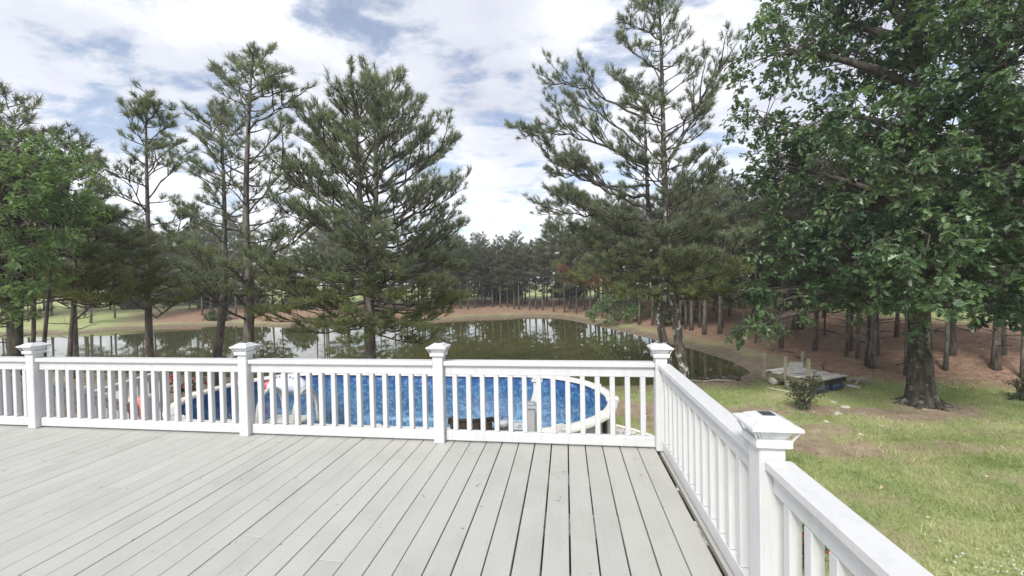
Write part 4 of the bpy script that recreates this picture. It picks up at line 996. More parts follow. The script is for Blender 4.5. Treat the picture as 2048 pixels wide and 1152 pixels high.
class Pine:
    def __init__(self, seed):
        self.rs = np.random.RandomState(seed); self.seg = []; self.tp = []; self.td = []; self.low = []
    def bough(self, p0, p1, sag=0.0, den=1.0, twig=.5, bare=.28, tufts=4, curl=.35, level=0):
        rs = self.rs; p0, p1 = np.array(p0, float), np.array(p1, float)
        L_ = np.linalg.norm(p1 - p0)
        if L_ < .05: return
        n = max(4, int(L_ * 3)); t = np.linspace(0, 1, n + 1)[:, None]
        side = np.cross(p1 - p0, (0, 0, 1)); side /= np.linalg.norm(side) + 1e-9
        P = p0 + (p1 - p0) * t
        P[:, 2] -= (np.sin(np.pi * t[:, 0]) * sag * L_ * .35)
        P += side * (np.sin(t * np.pi * rs.uniform(1, 2.5) + rs.uniform(0, 3)) * .035 * L_) * t
        P[1:-1] += rs.normal(size=(n - 1, 3)) * .012 * L_
        r0 = .010 + .0085 * L_
        R_ = r0 * (1 - t[:, 0]) ** .8 + .004
        for i in range(n): self.seg.append((P[i], P[i + 1], R_[i], R_[i + 1]))
        if den <= 0:
            for k in range(int(L_ * 5)):
                i = rs.randint(n // 3, n); d = (P[i + 1] - P[i]); d /= np.linalg.norm(d)
                dd = d * .6 + rs.normal(size=3) * .5; e = P[i] + dd * rs.uniform(.15, .5)
                self.seg.append((P[i], e, .005, .002))
            return
        sec = level == 0 and L_ > 1.25
        if sec:                                     # side branches carry most of the foliage of a long bough
            ns = int(1.5 + L_ * 2.2)
            for k in range(ns):
                f = .34 + .6 * (k + rs.uniform(.1, .9)) / ns
                x = f * n; i = min(n - 1, int(x)); b = P[i] + (P[i + 1] - P[i]) * (x - i)
                d = P[i + 1] - P[i]; d /= np.linalg.norm(d) + 1e-9
                s_ = np.cross(d, (0, 0, 1)); s_ /= np.linalg.norm(s_) + 1e-9
                dd = d * rs.uniform(.55, 1.0) + s_ * (1 if k % 2 else -1) * rs.uniform(.35, .9) + np.array((0, 0, rs.uniform(.0, .5)))
                dd /= np.linalg.norm(dd); l = L_ * rs.uniform(.2, .38) * (1.25 - .7 * f) + .15
                self.bough(b, b + dd * l + np.array((0, 0, curl * .25 * l)), -.15, den * rs.uniform(.6, 1.15), twig * .72, .45, tufts, curl, 1)
        nt = max(3, int(L_ * (2.2 if sec else 7.0) * (.4 + .6 * den)) + 2)
        if sec: bare = .6
        sgn = 1
        for k in range(nt):
            f = bare + (1 - bare) * (k + rs.uniform(0, 1)) / nt
            f = min(f, 1.0); x = f * n; i = min(n - 1, int(x)); b = P[i] + (P[i + 1] - P[i]) * (x - i)
            d = P[i + 1] - P[i]; d /= np.linalg.norm(d) + 1e-9
            sgn = -sgn
            s_ = np.cross(d, (0, 0, 1)); s_ /= np.linalg.norm(s_) + 1e-9
            dd = d * rs.uniform(.5, 1.0) + s_ * sgn * rs.uniform(.2, .9) + np.array((0, 0, rs.uniform(-.05, .6)))
            if k == nt - 1: dd = d + np.array((0, 0, .35))
            dd /= np.linalg.norm(dd)
            l = twig * rs.uniform(.4, 1.0) * (1.15 - .5 * f) * min(1.1, .5 + L_ * .35)
            d2 = dd + np.array((0, 0, curl * rs.uniform(.3, 1.8))); d2 /= np.linalg.norm(d2)
            mid = b + dd * l * .5; e = mid + d2 * l * .5
            self.seg.append((b, mid, .006, .0045)); self.seg.append((mid, e, .0045, .003))
            m = max(2, int(tufts * (.5 + .5 * den) * (.45 + l)))
            for j in range(m):                      # tufts crowd the twig's outer end
                q = 1 - .55 * (j / m) ** 1.2
                p = mid + d2 * l * (q - .5)
                self.tp.append(p + rs.normal(size=3) * .018); self.td.append(d2)
    def crown(self, stem, z0, z1, prof, count, den=1.0, rise=(.0, .6), asym=None, **kw):
        """boughs spiralling round a stem; prof: [(z, radius)]"""
        stem = np.array(stem); zs, rad = zip(*prof); rs = self.rs
        for k in range(count):
            f = (k + rs.uniform(0, 1)) / count; z = z0 + (z1 - z0) * f
            p = np.array([np.interp(z, stem[:, 2], stem[:, 0]), np.interp(z, stem[:, 2], stem[:, 1]), z])
            a = k * 2.39996 + rs.uniform(-.5, .5); R_ = np.interp(z, zs, rad) * rs.uniform(.72, 1.08)
            if asym: R_ *= 1 + asym[1] * math.cos(a - asym[0])
            up = (rise[0] + (rise[1] - rise[0]) * f) * R_
            self.bough(p, p + np.array([math.cos(a) * R_, math.sin(a) * R_, up]), .22 * (1 - f), den, **kw)
    def meshes(self, per=20, length=.16, width=.0075, low_z=None, limit=4):
        A = np.array([s[0] for s in self.seg]); B = np.array([s[1] for s in self.seg])
        ra = np.array([s[2] for s in self.seg]); rb = np.array([s[3] for s in self.seg])
        wood = sticks(A, B, ra, rb, limit)
        P, D_ = np.array(self.tp), np.array(self.td)
        nv, nf = needles(P, D_, self.rs, per, length, width)
        mi = None
        if low_z is not None:
            zz = np.repeat(P[:, 2], per) + np.repeat(self.rs.normal(size=len(P)) * .35, per)
            mi = (zz < low_z).astype(np.int32)
        return wood, (nv, nf), mi

def add_trunk(name, pts, r0, r1, mat, parent, flare=1.35, n=12, wob=.0, seed=0):
    pts = np.array(pts, float); m = max(8, int((pts[-1][2] - pts[0][2]) * 3.5))
    z = np.linspace(pts[0][2], pts[-1][2], m)
    X = np.interp(z, pts[:, 2], pts[:, 0]); Y = np.interp(z, pts[:, 2], pts[:, 1])
    k_ = np.ones(5) / 5
    if m > 12:
        Xp, Yp = np.pad(X, 2, 'edge'), np.pad(Y, 2, 'edge'); X, Y = np.convolve(Xp, k_, 'valid'), np.convolve(Yp, k_, 'valid')
    t = (z - z[0]) / (z[-1] - z[0])
    rs = np.random.RandomState(seed)
    r = r0 + (r1 - r0) * t ** .9
    r *= 1 + (flare - 1) * np.exp(-(z - z[0]) / (.28 if r0 < .25 else .42)) + rs.normal(size=m) * .02
    mb = MB(); mb.tube(np.stack([X, Y, z], 1), r, n)
    if wob:
        V = np.array(mb.v); ang = np.arctan2(V[:, 1] - np.repeat(Y, n), V[:, 0] - np.repeat(X, n))
        k = 1 + wob * np.sin(ang * 4 + 1) * np.exp(-(V[:, 2] - z[0]) / .45) * 3 + wob * np.sin(ang * 7 + V[:, 2] * 2)
        V[:, 0] = np.repeat(X, n) + (V[:, 0] - np.repeat(X, n)) * k; V[:, 1] = np.repeat(Y, n) + (V[:, 1] - np.repeat(Y, n)) * k
        mb.v = [tuple(p) for p in V]
    o = mb.build(name, mat, smooth=True)
    return child_at(o, parent)

def finish_pine(p, root, mats, per, length, width, low_z=None):
    wood, (nv, nf), mi = p.meshes(per, length, width, low_z)
    off = np.array(root.location)
    o = link('branches', raw_mesh('branches', wood[0] - off, wood[1], M['branch'], smooth=True), root)
    o = link('needles', raw_mesh('needles', nv - off, nf, mats, mi), root); o['kind'] = 'stuff'

def gz(x, y): return float(height(x, y))

def near_pine(stems, trunk_r, boughs, label, seed, crown=(), dead=(), per=15, length=.18, width=.0125, low_z=None, bark='pine_bark', twig=.5, tufts=4):
    b = stems[0][0]; z = gz(b[0], b[1])
    root = empty('pine_tree', (b[0], b[1], z), label, 'pine tree', 'tall pines standing on the near bank')
    p = Pine(seed)
    for i, s in enumerate(stems):
        s = [list(q) for q in s]
        if s[0][2] < 0 and i < 2 and s[0][2] > z: s = [[s[0][0], s[0][1], z - .15]] + s
        add_trunk('trunk', s, trunk_r[i][0], trunk_r[i][1], M[bark], root, 1.35 if s[0][2] < -1 else 1.0, 12, seed=seed + i)
    for q in boughs: p.bough(q[0], q[1], q[2], q[3], twig=twig, tufts=tufts)
    for q in dead: p.bough(q[0], q[1], q[2], 0)
    for c in crown: p.crown(**c)
    for s in stems:
        t_ = np.array(s[-1]); p.bough(t_ - np.array((0, 0, .7)), t_ + np.array((.02, .02, .1)), 0, 1.2, twig=.3, bare=.2, tufts=6)
    finish_pine(p, root, [M['needle'], M['needle_low']], per, length, width, low_z)
    return root

big_prof = [(-.1, 1.5), (.6, 2.4), (1.6, 2.9), (3.0, 2.7), (4.0, 2.4), (5.0, 1.95), (5.8, 1.4), (6.6, .8), (7.4, .15)]
big_prof2 = [(2.0, 2.75), (3.0, 2.55), (4.0, 2.15), (5.0, 1.55), (6.0, .9), (7.0, .2)]
near_pine([BIG_STEM, BIG_L, BIG_R], [(.17, .14), (.105, .02), (.1, .02)], [],
          'full bushy pine with a forked trunk in the middle of the near bank', 21,
          crown=[dict(stem=BIG_STEM, z0=.15, z1=2.0, prof=big_prof, count=38, den=1.0, rise=(-.18, .15), twig=.7, tufts=5, bare=.32),
                 dict(stem=BIG_L, z0=2.1, z1=6.9, prof=big_prof2, count=36, den=.95, rise=(.25, 1.05), twig=.6, tufts=4, bare=.42, curl=.6),
                 dict(stem=BIG_R, z0=2.1, z1=6.4, prof=big_prof2, count=38, den=.95, rise=(.25, 1.25), twig=.62, tufts=4, bare=.42, curl=.6, asym=(.3, .2))], low_z=1.7)
near_pine([TALL_STEM], [(.17, .02)], TALL_BOUGHS, 'tall thin-topped pine with a bare middle, left of the full bushy pine', 22,
          crown=[dict(stem=TALL_STEM, z0=5.9, z1=7.75, prof=[(5.9, .85), (6.8, .55), (7.8, .12)], count=20, den=1.0, rise=(.3, .5)),
                 dict(stem=TALL_STEM, z0=1.0, z1=5.8, prof=[(1, 1.7), (3, 1.3), (5.8, .9)], count=20, den=.5, rise=(.1, .6))],
          dead=[[TALL_STEM[4], [TALL_STEM[4][0] + 1.3, TALL_STEM[4][1] - .3, 5.1], 0, 0], [TALL_STEM[4], [TALL_STEM[4][0] - 1.2, TALL_STEM[4][1] - .4, 5.2], 0, 0], [TALL_STEM[3], [TALL_STEM[3][0] + 1.4, TALL_STEM[3][1] - .6, 3.2], 0, 0]], low_z=1.2)
near_pine([LEAN_STEM], [(.14, .022)], LEAN_BOUGHS, 'slim pine leaning right, its trunk just left of the tall thin-topped pine', 23,
          crown=[dict(stem=LEAN_STEM, z0=5.3, z1=7.0, prof=[(5.3, .8), (7.1, .12)], count=15, den=1.0, rise=(.3, .5)),
                 dict(stem=LEAN_STEM, z0=1.4, z1=5.6, prof=[(1, 1.6), (5.6, .9)], count=16, den=.5, rise=(.1, .5))], low_z=1.3)
near_pine([THIN_STEM], [(.135, .02)], THIN_BOUGHS, 'straight sparse pine with a tufted tip against the sky at the left', 24,
          crown=[dict(stem=THIN_STEM, z0=6.0, z1=8.0, prof=[(6.0, .8), (8.1, .12)], count=16, den=1.0, rise=(.3, .5)),
                 dict(stem=THIN_STEM, z0=.8, z1=6.4, prof=[(1, 1.9), (3, 1.6), (6.4, .8)], count=18, den=.5, rise=(.0, .5))],
          dead=[[THIN_STEM[3], [THIN_STEM[3][0] - 2.4, THIN_STEM[3][1] - .6, 4.2], 0, 0], [THIN_STEM[4], [THIN_STEM[4][0] - 1.4, THIN_STEM[4][1] + .3, 6.3], 0, 0]], length=.2, width=.015, low_z=1.3)
near_pine([LOW_STEM], [(.065, .03)], LOW_BOUGHS, 'small dark-stemmed pine with low spreading bright green boughs at the left', 25,
          crown=[dict(stem=LOW_STEM, z0=1.0, z1=4.0, prof=[(1, 2.2), (2.5, 1.7), (4, .7)], count=34, den=1.0, rise=(.0, .4))], length=.2, width=.015, low_z=2.2)
near_pine([PAIR_A, PAIR_B], [(.18, .03), (.165, .03)], PAIR_BOUGHS, 'tall twin-trunked pine with lichen-spotted bark behind the corner post', 26,
          crown=[dict(stem=PAIR_A, z0=8.3, z1=10.7, prof=[(8.3, .9), (10.7, .35)], count=20, den=1.1, rise=(.3, .8)),
                 dict(stem=PAIR_A, z0=1.0, z1=2.7, prof=[(1, 2.2), (2.7, 1.7)], count=19, den=1.0, rise=(-.1, .2), twig=.62, tufts=5),
                 dict(stem=PAIR_B, z0=1.4, z1=3.0, prof=[(1, 2.2), (3, 1.8)], count=14, den=1.0, rise=(-.1, .2), twig=.62, tufts=5),
                 dict(stem=PAIR_A, z0=3.0, z1=8.2, prof=[(3, 1.9), (8.2, 1.0)], count=22, den=.7, rise=(.2, .6))],
          dead=PAIR_DEAD, low_z=2.0, bark='pine_bark_lichen', twig=.7, tufts=5)
# a browned bough on the twin pine
p = Pine(31)
p.bough(PAIR_DEAD[0][0], PAIR_BOUGHS[21][1], .4, .5)
rt = [o for o in bpy.data.objects if o.name.startswith('pine_tree') and 'twin' in o.get('label', '')][0]
w_, (nv, nf), _ = p.meshes(14, .15, .009)
o = link('dead_needles', raw_mesh('dead_needles', nv - np.array(rt.location), nf, M['needle_dead']), rt); o['kind'] = 'stuff'
o['label'] = 'browned dead needles on a low bough'

# thin bare stems beside the left hardwood
for k, (bx, by, tx, ty, l) in enumerate(((-11.11, 6.76, -11.17, 7.03, 'thin dark leaning sapling right beside the leafy tree at far left'), (-11.59, 7.11, -11.55, 7.56, 'thinner second sapling leaning right behind the far-left tree'))):
    r = empty('sapling', (bx, by, gz(bx, by)), l, 'sapling', 'leaning saplings at the far left')
    add_trunk('trunk', [(bx, by, gz(bx, by) - .1), ((bx + tx) / 2, (by + ty) / 2, .0), (tx, ty, 2.3)], .06, .02, M['branch'], r, 1.1, 8, seed=k)

# broadleaf trees -----------------------------------------------------
LEAF_OAK = np.array([(0, 0), (.2, .05), (.27, .2), (.38, .09), (.5, .33), (.62, .13), (.78, .28), (.86, .11), (1, 0)])
LEAF_OVAL = np.array([(0, 0), (.3, .2), (.65, .2), (1, 0)])
def leaves(P, N_, D_, S, outline, fold, rs):
    """one folded leaf per row: position, normal, axis, size"""
    D_ = D_ / (np.linalg.norm(D_, axis=1)[:, None] + 1e-9)
    N_ = N_ - D_ * (N_ * D_).sum(1)[:, None]; N_ /= np.linalg.norm(N_, axis=1)[:, None] + 1e-9
    T = np.cross(N_, D_); m = len(outline); out = []
    for sg in (1, -1):
        loc = P[:, None] + S[:, None, None] * (D_[:, None] * outline[None, :, 0:1] + T[:, None] * outline[None, :, 1:2] * sg + N_[:, None] * (outline[None, :, 1:2] * fold - .22 * outline[None, :, 0:1] ** 2))
        out.append(loc)
    V = np.concatenate(out, 1)
    V = V.reshape(-1, 3); k = np.arange(len(P)) * 2 * m
    F1 = k[:, None] + np.arange(m)[None]; F2 = k[:, None] + m + np.arange(m)[::-1][None]
    return V, np.concatenate([F1, F2], 0)

def leafy(root, fork, lobes, dens, per, size, outline, mat, seed, twig_mat='branch', limb_r=.11, spread=.42, fold=.35):
    rs = np.random.RandomState(seed); seg = []; LP, LN, LD, LS = [], [], [], []
    fork = np.array(fork, float)
    for lx, ly, lz, lr in lobes:
        c = np.array((lx, ly, lz)); d = c - fork[-1] if fork.ndim > 1 else c - fork
        st = fork[np.argmin([abs(f[2] - (lz - .8 * np.hypot(f[0] - lx, f[1] - ly) * .5)) for f in fork])]
        n = 7; t = np.linspace(0, 1, n + 1)[:, None]
        ctrl = st * .45 + c * .55 + np.array((0, 0, .25 * np.linalg.norm(c - st) * .4)) + rs.normal(size=3) * .12
        Q = (1 - t) ** 2 * st + 2 * t * (1 - t) * ctrl + t ** 2 * c
        R_ = limb_r * (1 - t[:, 0]) ** .8 * (.5 + .5 * min(1.5, lr)) + .012
        for i in range(n): seg.append((Q[i], Q[i + 1], R_[i], R_[i + 1]))
        m = max(5, int(dens * lr ** 2))
        u = rs.normal(size=(m, 3)); u /= np.linalg.norm(u, axis=1)[:, None]
        rad = lr * rs.uniform(.35, 1.05, m) ** .6
        pts = c + u * rad[:, None] * np.array((1, 1, .8))
        for p in pts:
            k = rs.randint(3, n + 1); s0 = Q[k]; mid = (s0 + p) / 2 + np.array((0, 0, .1)) + rs.normal(size=3) * .06
            seg.append((s0, mid, .014, .010)); seg.append((mid, p, .010, .005))
            out = p - c; out /= np.linalg.norm(out) + 1e-9
            for j in range(rs.randint(3, 6)):
                dd = out * .5 + rs.normal(size=3) * .7 + np.array((0, 0, .05)); dd /= np.linalg.norm(dd)
                e = p + dd * spread * rs.uniform(.5, 1.1); seg.append((p, e, .005, .002))
                for q in range(per):
                    f = rs.uniform(.35, 1.0) ** .6
                    ax = dd * .5 + rs.normal(size=3) * .75; ax[2] -= .25
                    LP.append(p + (e - p) * f + rs.normal(size=3) * .03); LD.append(ax)
                    LN.append(np.array((0, 0, 1.0)) + out * .6 + rs.normal(size=3) * .45); LS.append(size * rs.uniform(.5, 1.25))
    V, F = leaves(np.array(LP), np.array(LN), np.array(LD), np.array(LS), outline, fold, rs)
    off = np.array(root.location)
    A = np.array([s[0] for s in seg]); B = np.array([s[1] for s in seg]); ra = np.array([s[2] for s in seg]); rb = np.array([s[3] for s in seg])
    wv, wf = sticks(A, B, ra, rb, 6)
    link('branches', raw_mesh('branches', wv - off, wf, M[twig_mat], smooth=True), root)
    o = link('leaves', raw_mesh('leaves', V - off, F, M[mat]), root); o['kind'] = 'stuff'
    return len(LP)

ox, oy, oz = OAK_BASE[0], OAK_BASE[1], gz(OAK_BASE[0], OAK_BASE[1])
oak = empty('oak_tree', (ox, oy, oz), 'massive dark-barked oak with a thick trunk on the lawn at the right', 'oak tree')
oak_trunk = [(ox, oy, oz - .15), (ox - .12, oy - .05, -.6), (ox - .25, oy - .2, 1.2), (ox - .35, oy - .4, 3.2), (ox - .5, oy - .6, 5.5), (ox - .5, oy - .5, 8.0)]
add_trunk('trunk', oak_trunk, .29, .09, M['oak_bark'], oak, 1.75, 28, wob=.05, seed=3)
zz = np.linspace(.6, 7.5, 12)
ot = np.array(oak_trunk)
leafy(oak, [(np.interp(z, ot[:, 2], ot[:, 0]), np.interp(z, ot[:, 2], ot[:, 1]), z) for z in zz], [(a, b, c, d * .88) for a, b, c, d in OAK_LOBES], 20, 9, .175, LEAF_OAK, 'oak_leaf', 5)
for k in range(7):                                # surface roots
    a = k * .9 + .3; mb = MB()
    mb.tube([(ox + math.cos(a) * q, oy + math.sin(a) * q, gz(ox + math.cos(a) * q, oy + math.sin(a) * q) + h) for q, h in ((.2, .2), (.42, .06), (.62, .0), (.85, -.05))], [.12, .085, .05, .02], 8)
    child_at(mb.build('root', M['oak_bark'], smooth=True), oak)

mx_, my_ = MAPLE_BASE; mz = gz(mx_, my_)
maple = empty('leafy_tree', (mx_, my_, mz), 'leafy light green broadleaf tree with a dark trunk at the far left edge', 'leafy tree')
mt_ = [(mx_, my_, mz - .1), (mx_ - .05, my_, .5), (mx_ - .1, my_ + .2, 2.5), (mx_ - .3, my_ + .3, 4.5)]
add_trunk('trunk', mt_, .125, .045, M['oak_bark'], maple, 1.4, 14, seed=8)
m2 = np.array(mt_)
leafy(maple, [(np.interp(z, m2[:, 2], m2[:, 0]), np.interp(z, m2[:, 2], m2[:, 1]), z) for z in np.linspace(1.0, 4.3, 8)], MAPLE_LOBES, 13, 10, .13, LEAF_OVAL, 'maple_leaf', 6, limb_r=.07)

# plantation pines: three crowns shared by many trees -------------------
protos = []
for s, (h, r, cb) in enumerate(((8.0, 1.7, .3), (8.4, 1.5, .35), (7.6, 1.9, .24), (8.8, 1.6, .4))):
    p = Pine(60 + s)
    stem = [(0, 0, 0), (.08, .05, h * .5), (0, 0, h)]
    zb = h * cb
    p.crown(stem, zb, h * .97, [(zb, r * .75), (zb + .25 * (h - zb), r), (zb + .6 * (h - zb), r * .75), (h, .2)], 44, 1.0, (-.05, .8), twig=.6, bare=.25, tufts=4)
    for k in range(8):
        a = k * 2.4; z = zb * (.45 + .06 * k); p.bough((0, 0, z), (math.cos(a) * .8, math.sin(a) * .8, z + .15), 0, 0)
    wood, (nv, nf), _ = p.meshes(11, .24, .020, None, 3)
    protos.append((h, raw_mesh('branches', wood[0], wood[1], M['branch']), raw_mesh('needles', nv, nf, M['needle_far'])))

def plantation_pine(x, y, r, label, group, rs, scale=None, proto=None, name='plantation_pine'):
    z = gz(x, y); k = rs.randint(len(protos)) if proto is None else proto
    h, wm, nm = protos[k]; sc = scale or rs.uniform(.88, 1.15)
    root = empty(name, (x, y, z), label, 'pine tree', group)
    H_ = h * sc; lean = rs.normal(size=2) * .012 * H_
    mb = MB(); t = np.linspace(0, 1, 9)
    mb.tube(np.stack([lean[0] * t + .05 * np.sin(t * 4), lean[1] * t, -.1 + t * (H_ * .97 + .1)], 1), (r * .64 * (1 - t) ** .75 + .01) * (1 + .35 * np.exp(-t * 26)), 9)
    o = mb.build('trunk', M['pine_bark'], root, smooth=True)
    a = rs.uniform(0, 6.28)
    for nm_, me in (('branches', wm), ('needles', nm)):
        c = link(nm_, me, root); c.scale = (sc, sc, sc); c.rotation_euler = (lean[1] / H_ * -1, lean[0] / H_, a)
        if nm_ == 'needles': c['kind'] = 'stuff'
    return root
rs = np.random.RandomState(77)
ords = ['first', 'second', 'third', 'fourth', 'fifth', 'sixth', 'seventh', 'eighth', 'ninth', 'tenth', 'eleventh', 'twelfth', 'thirteenth', 'fourteenth', 'fifteenth', 'sixteenth', 'seventeenth', 'eighteenth', 'nineteenth', 'twentieth', 'twenty-first', 'twenty-second', 'twenty-third', 'twenty-fourth', 'twenty-fifth']
left_of = [t for t in SLOPE_PINES if t[0] < 1845][::-1]; right_of = [t for t in SLOPE_PINES if t[0] >= 1845]
for k, (px, x, y, r) in enumerate(left_of):
    plantation_pine(x, y, r, f'pine trunk on the brown needle slope, {ords[k]} to the left of the big oak', 'pines on the needle slope', rs)
for k, (px, x, y, r) in enumerate(right_of):
    plantation_pine(x, y, r, f'pine trunk on the brown needle slope, {ords[k]} to the right of the big oak', 'pines on the needle slope', rs)
for k, (x, y) in enumerate(BANK_PINES):
    plantation_pine(x, y, rs.uniform(.09, .14), f'slim pine in the front row on the far bank, {ords[k]} trunk counted from the right', 'front row of pines across the pond', rs, proto=k % 4, scale=(1.25 if k < 9 else 1.0) * rs.uniform(.85, 1.12))
used = [(t[1], t[2]) for t in SLOPE_PINES] + [tuple(b) for b in BANK_PINES]
def fill(n, region, label, group, rmin, scale=(.9, 1.15), dmin=2.5, dmax=40, rr=(.09, .16)):
    c = tries = 0
    while c < n and tries < 6000:
        tries += 1
        x, y = rs.uniform(*region[0]), rs.uniform(*region[1]); d = float(sdf(x, y))
        if d < dmin or d > dmax or any((x - a) ** 2 + (y - b) ** 2 < rmin ** 2 for a, b in used): continue
        used.append((x, y)); c += 1
        plantation_pine(x, y, rs.uniform(*rr), label, group, rs, rs.uniform(*scale))
fill(46, ((9, 34), (25, 60)), 'slender pine deeper in the plantation behind the front trunks on the right', 'pines deep in the right-hand plantation', 1.7, dmin=5.5, scale=(1.05, 1.4))
fill(22, ((2, 15), (29, 50)), 'pine close behind the front trunks along the right-hand shore', 'pines along the right-hand shore', 1.5, dmin=3.0, dmax=12, scale=(1.1, 1.4))
fill(12, ((18, 34), (12, 24)), 'pine standing behind the oak at the right edge of the plantation', 'pines behind the oak', 1.9, dmin=5)
fill(48, ((-20, 6), (44, 56)), 'slender pine in the rows behind the front row across the pond', 'pines in the back rows across the pond', 1.5, dmin=4.5)
fill(60, ((-72, -18), (30, 52)), 'pine on the far left bank seen between the near trunks', 'pines on the far left bank', 1.9, dmin=3, scale=(1.0, 1.45))
fill(12, ((15, 60), (60, 90)), 'tall pine in the distant wood behind the right-hand plantation', 'distant wood pines', 3.2, (1.1, 1.5), 5, 90)
for k, (xy, top) in enumerate(BACK_PINES):
    plantation_pine(xy[0], xy[1], .16, ('grey-green pine with its tip above the leafy tree at the far left', 'rounded pine behind the leafy tree, right of the far-left tip', 'pine at the very left edge behind the leafy tree')[k], 'pines behind the leafy tree', rs, (top - gz(*xy)) / protos[k][0], k)

# young dark evergreen and shrubs -------------------------------------
yx, yy, _ = YOUNG_TREE
yt = empty('young_evergreen', (yx, yy, gz(yx, yy)), 'small dark round-topped evergreen on a thin stem among the slope pines', 'young evergreen')
add_trunk('trunk', [(yx, yy, gz(yx, yy) - .1), (yx, yy, gz(yx, yy) + 2.6)], .05, .02, M['branch'], yt, 1.1, 8)
p = Pine(90); p.crown([(yx, yy, -1.7), (yx, yy, 1.2)], -.45, .95, [(-.45, 1.15), (0, 1.1), (.95, .3)], 34, 1.0, (.0, .5), twig=.4)
w_, (nv, nf), _ = p.meshes(14, .16, .016)
link('branches', raw_mesh('branches', w_[0] - np.array(yt.location), w_[1], M['branch']), yt)
o = link('needles', raw_mesh('needles', nv - np.array(yt.location), nf, M['needle_far']), yt); o['kind'] = 'stuff'

def shrub(name, x, y, lobes, label, cat, size, mat, outline=LEAF_OVAL, dens=26, per=6, spread=.16, seed=1, group=None):
    z = gz(x, y); r = empty(name, (x, y, z), label, cat, group)
    leafy(r, [(x, y, z + .05), (x, y, z + .2)], [(x + a, y + b, z + c, d) for a, b, c, d in lobes], dens, per, size, outline, mat, seed, limb_r=.018, spread=spread)
    return r
bx, by = BUSH[0], BUSH[1]
shrub('rose_bush', bx, by, [(-.18, 0, .55, .25), (.12, 0, .68, .28), (.0, .1, .42, .26), (.22, -.05, .5, .2), (-.1, -.05, .28, .18), (-.28, 0, .72, .14), (.15, 0, .86, .14), (.02, 0, .2, .14)], 'small leafy rose bush standing in the bare soil strip before the raft', 'bush', .07, 'shrub_leaf', dens=130, per=4, spread=.15, seed=12)
shrub('bush', BUSH_R[0], BUSH_R[1], [(0, 0, .3, .35), (.35, 0, .35, .4), (-.15, 0, .2, .22)], 'low dark green bush cut off by the right edge of the lawn', 'bush', .08, 'shrub_leaf', dens=120, seed=13)
shrub('shrub', 4.3, 33.6, [(-1.4, -.3, 1.5, .6), (-.5, .2, 2.3, .7), (.5, .4, 2.9, .7), (1.4, 0, 1.6, .7), (-.9, -.6, .7, .5), (.5, -.5, 1.0, .6), (1.9, .3, 2.6, .6), (-2.0, -.4, .9, .45)], 'light green leafy shrub overhanging the right bank of the pond', 'shrub', .2, 'maple_leaf', dens=42, per=8, spread=.4, seed=14, group='shrubs on the pond banks')
shrub('shrub', -37.5, 38.3, [(0, 0, .6, .8), (.9, 0, .5, .6), (-.8, 0, .4, .6)], 'round green bush on the far left bank at the water edge', 'shrub', .2, 'shrub_leaf', dens=42, per=8, spread=.35, seed=15, group='shrubs on the pond banks')
shrub('shrub', 7.6, 30.2, [(0, 0, .7, .8), (.8, .3, .9, .8), (-.5, 0, 1.1, .7)], 'mid green shrub under the pines on the right bank', 'shrub', .17, 'shrub_leaf', dens=42, per=8, spread=.35, seed=16, group='shrubs on the pond banks')
# red flowering bushes behind the left end of the pool
def rose(x, y, label, seed, s=1.0):
    r = shrub('flowering_bush', x, y, [(0, 0, .45 * s, .4 * s), (.35 * s, .1, .5 * s, .35 * s), (-.35 * s, 0, .4 * s, .35 * s)], label, 'flowering bush', .08, 'shrub_leaf', dens=70, per=5, spread=.16, seed=seed, group='red flowering bushes past the pool')
    rs_ = np.random.RandomState(seed); nb = 26 if s > .6 else 6
    u = rs_.normal(size=(nb, 3)); u /= np.linalg.norm(u, axis=1)[:, None]; u[:, 2] = np.abs(u[:, 2])
    V, F = pebbles(u * np.array((.62, .42, .5)) * s + np.array((0, 0, .42 * s)), rs_.uniform(.05, .085, nb) * (1 if s > .6 else .45), seed)
    o = link('blossoms', raw_mesh('blossoms', V, F, M['rose']), r); o['kind'] = 'stuff'
M['rose'] = plain('red_petals', (.5, .05, .06), .6)
rose(-12.3, 11.3, 'red flowering bush just beyond the pool left end, right of the pale boulders', 41)
rose(-14.8, 9.2, 'pink-red flowering bush seen through the railing above the stair handrail', 42, .9)
rose(ROSE_AT[0], ROSE_AT[1], 'low red flowering bush on the lawn seen between the nearest balusters', 43, .42)
def boulder(x, y, s, label, seed, m_, squash=.7, name='boulder', cat='boulder', group=None):
    r_ = np.random.RandomState(seed); V, F = IV.copy(), IF
    for _ in range(2):                          # subdivide once or twice for a rounder stone
        mp, nv_, nf_ = {}, [tuple(q) for q in V], []
        def mid(a, b):
            k = (min(a, b), max(a, b))
            if k not in mp:
                q = (V[a] + V[b]) / 2; q = q / np.linalg.norm(q); mp[k] = len(nv_); nv_.append(tuple(q))
            return mp[k]
        for a, b, c in F:
            x1, x2, x3 = mid(a, b), mid(b, c), mid(c, a); nf_ += [(a, x1, x3), (b, x2, x1), (c, x3, x2), (x1, x2, x3)]
        V, F = np.array(nv_), np.array(nf_)
    d = 1 + .22 * np.sin(V @ r_.normal(size=3) * 3 + 1) + .14 * np.sin(V @ r_.normal(size=3) * 6)
    V = V * d[:, None] * s * np.array((1.25, .9, squash))
    o = link(name, raw_mesh(name, V, F, m_, smooth=True)); o.location = (x, y, gz(x, y) + s * squash * .35); o.rotation_euler = (0, 0, r_.uniform(0, 6))
    return tag(o, label, cat, group)
stone = nmat('pale_limestone', (.42, .38, .32), (.62, .58, .5), 6, .9, .4)
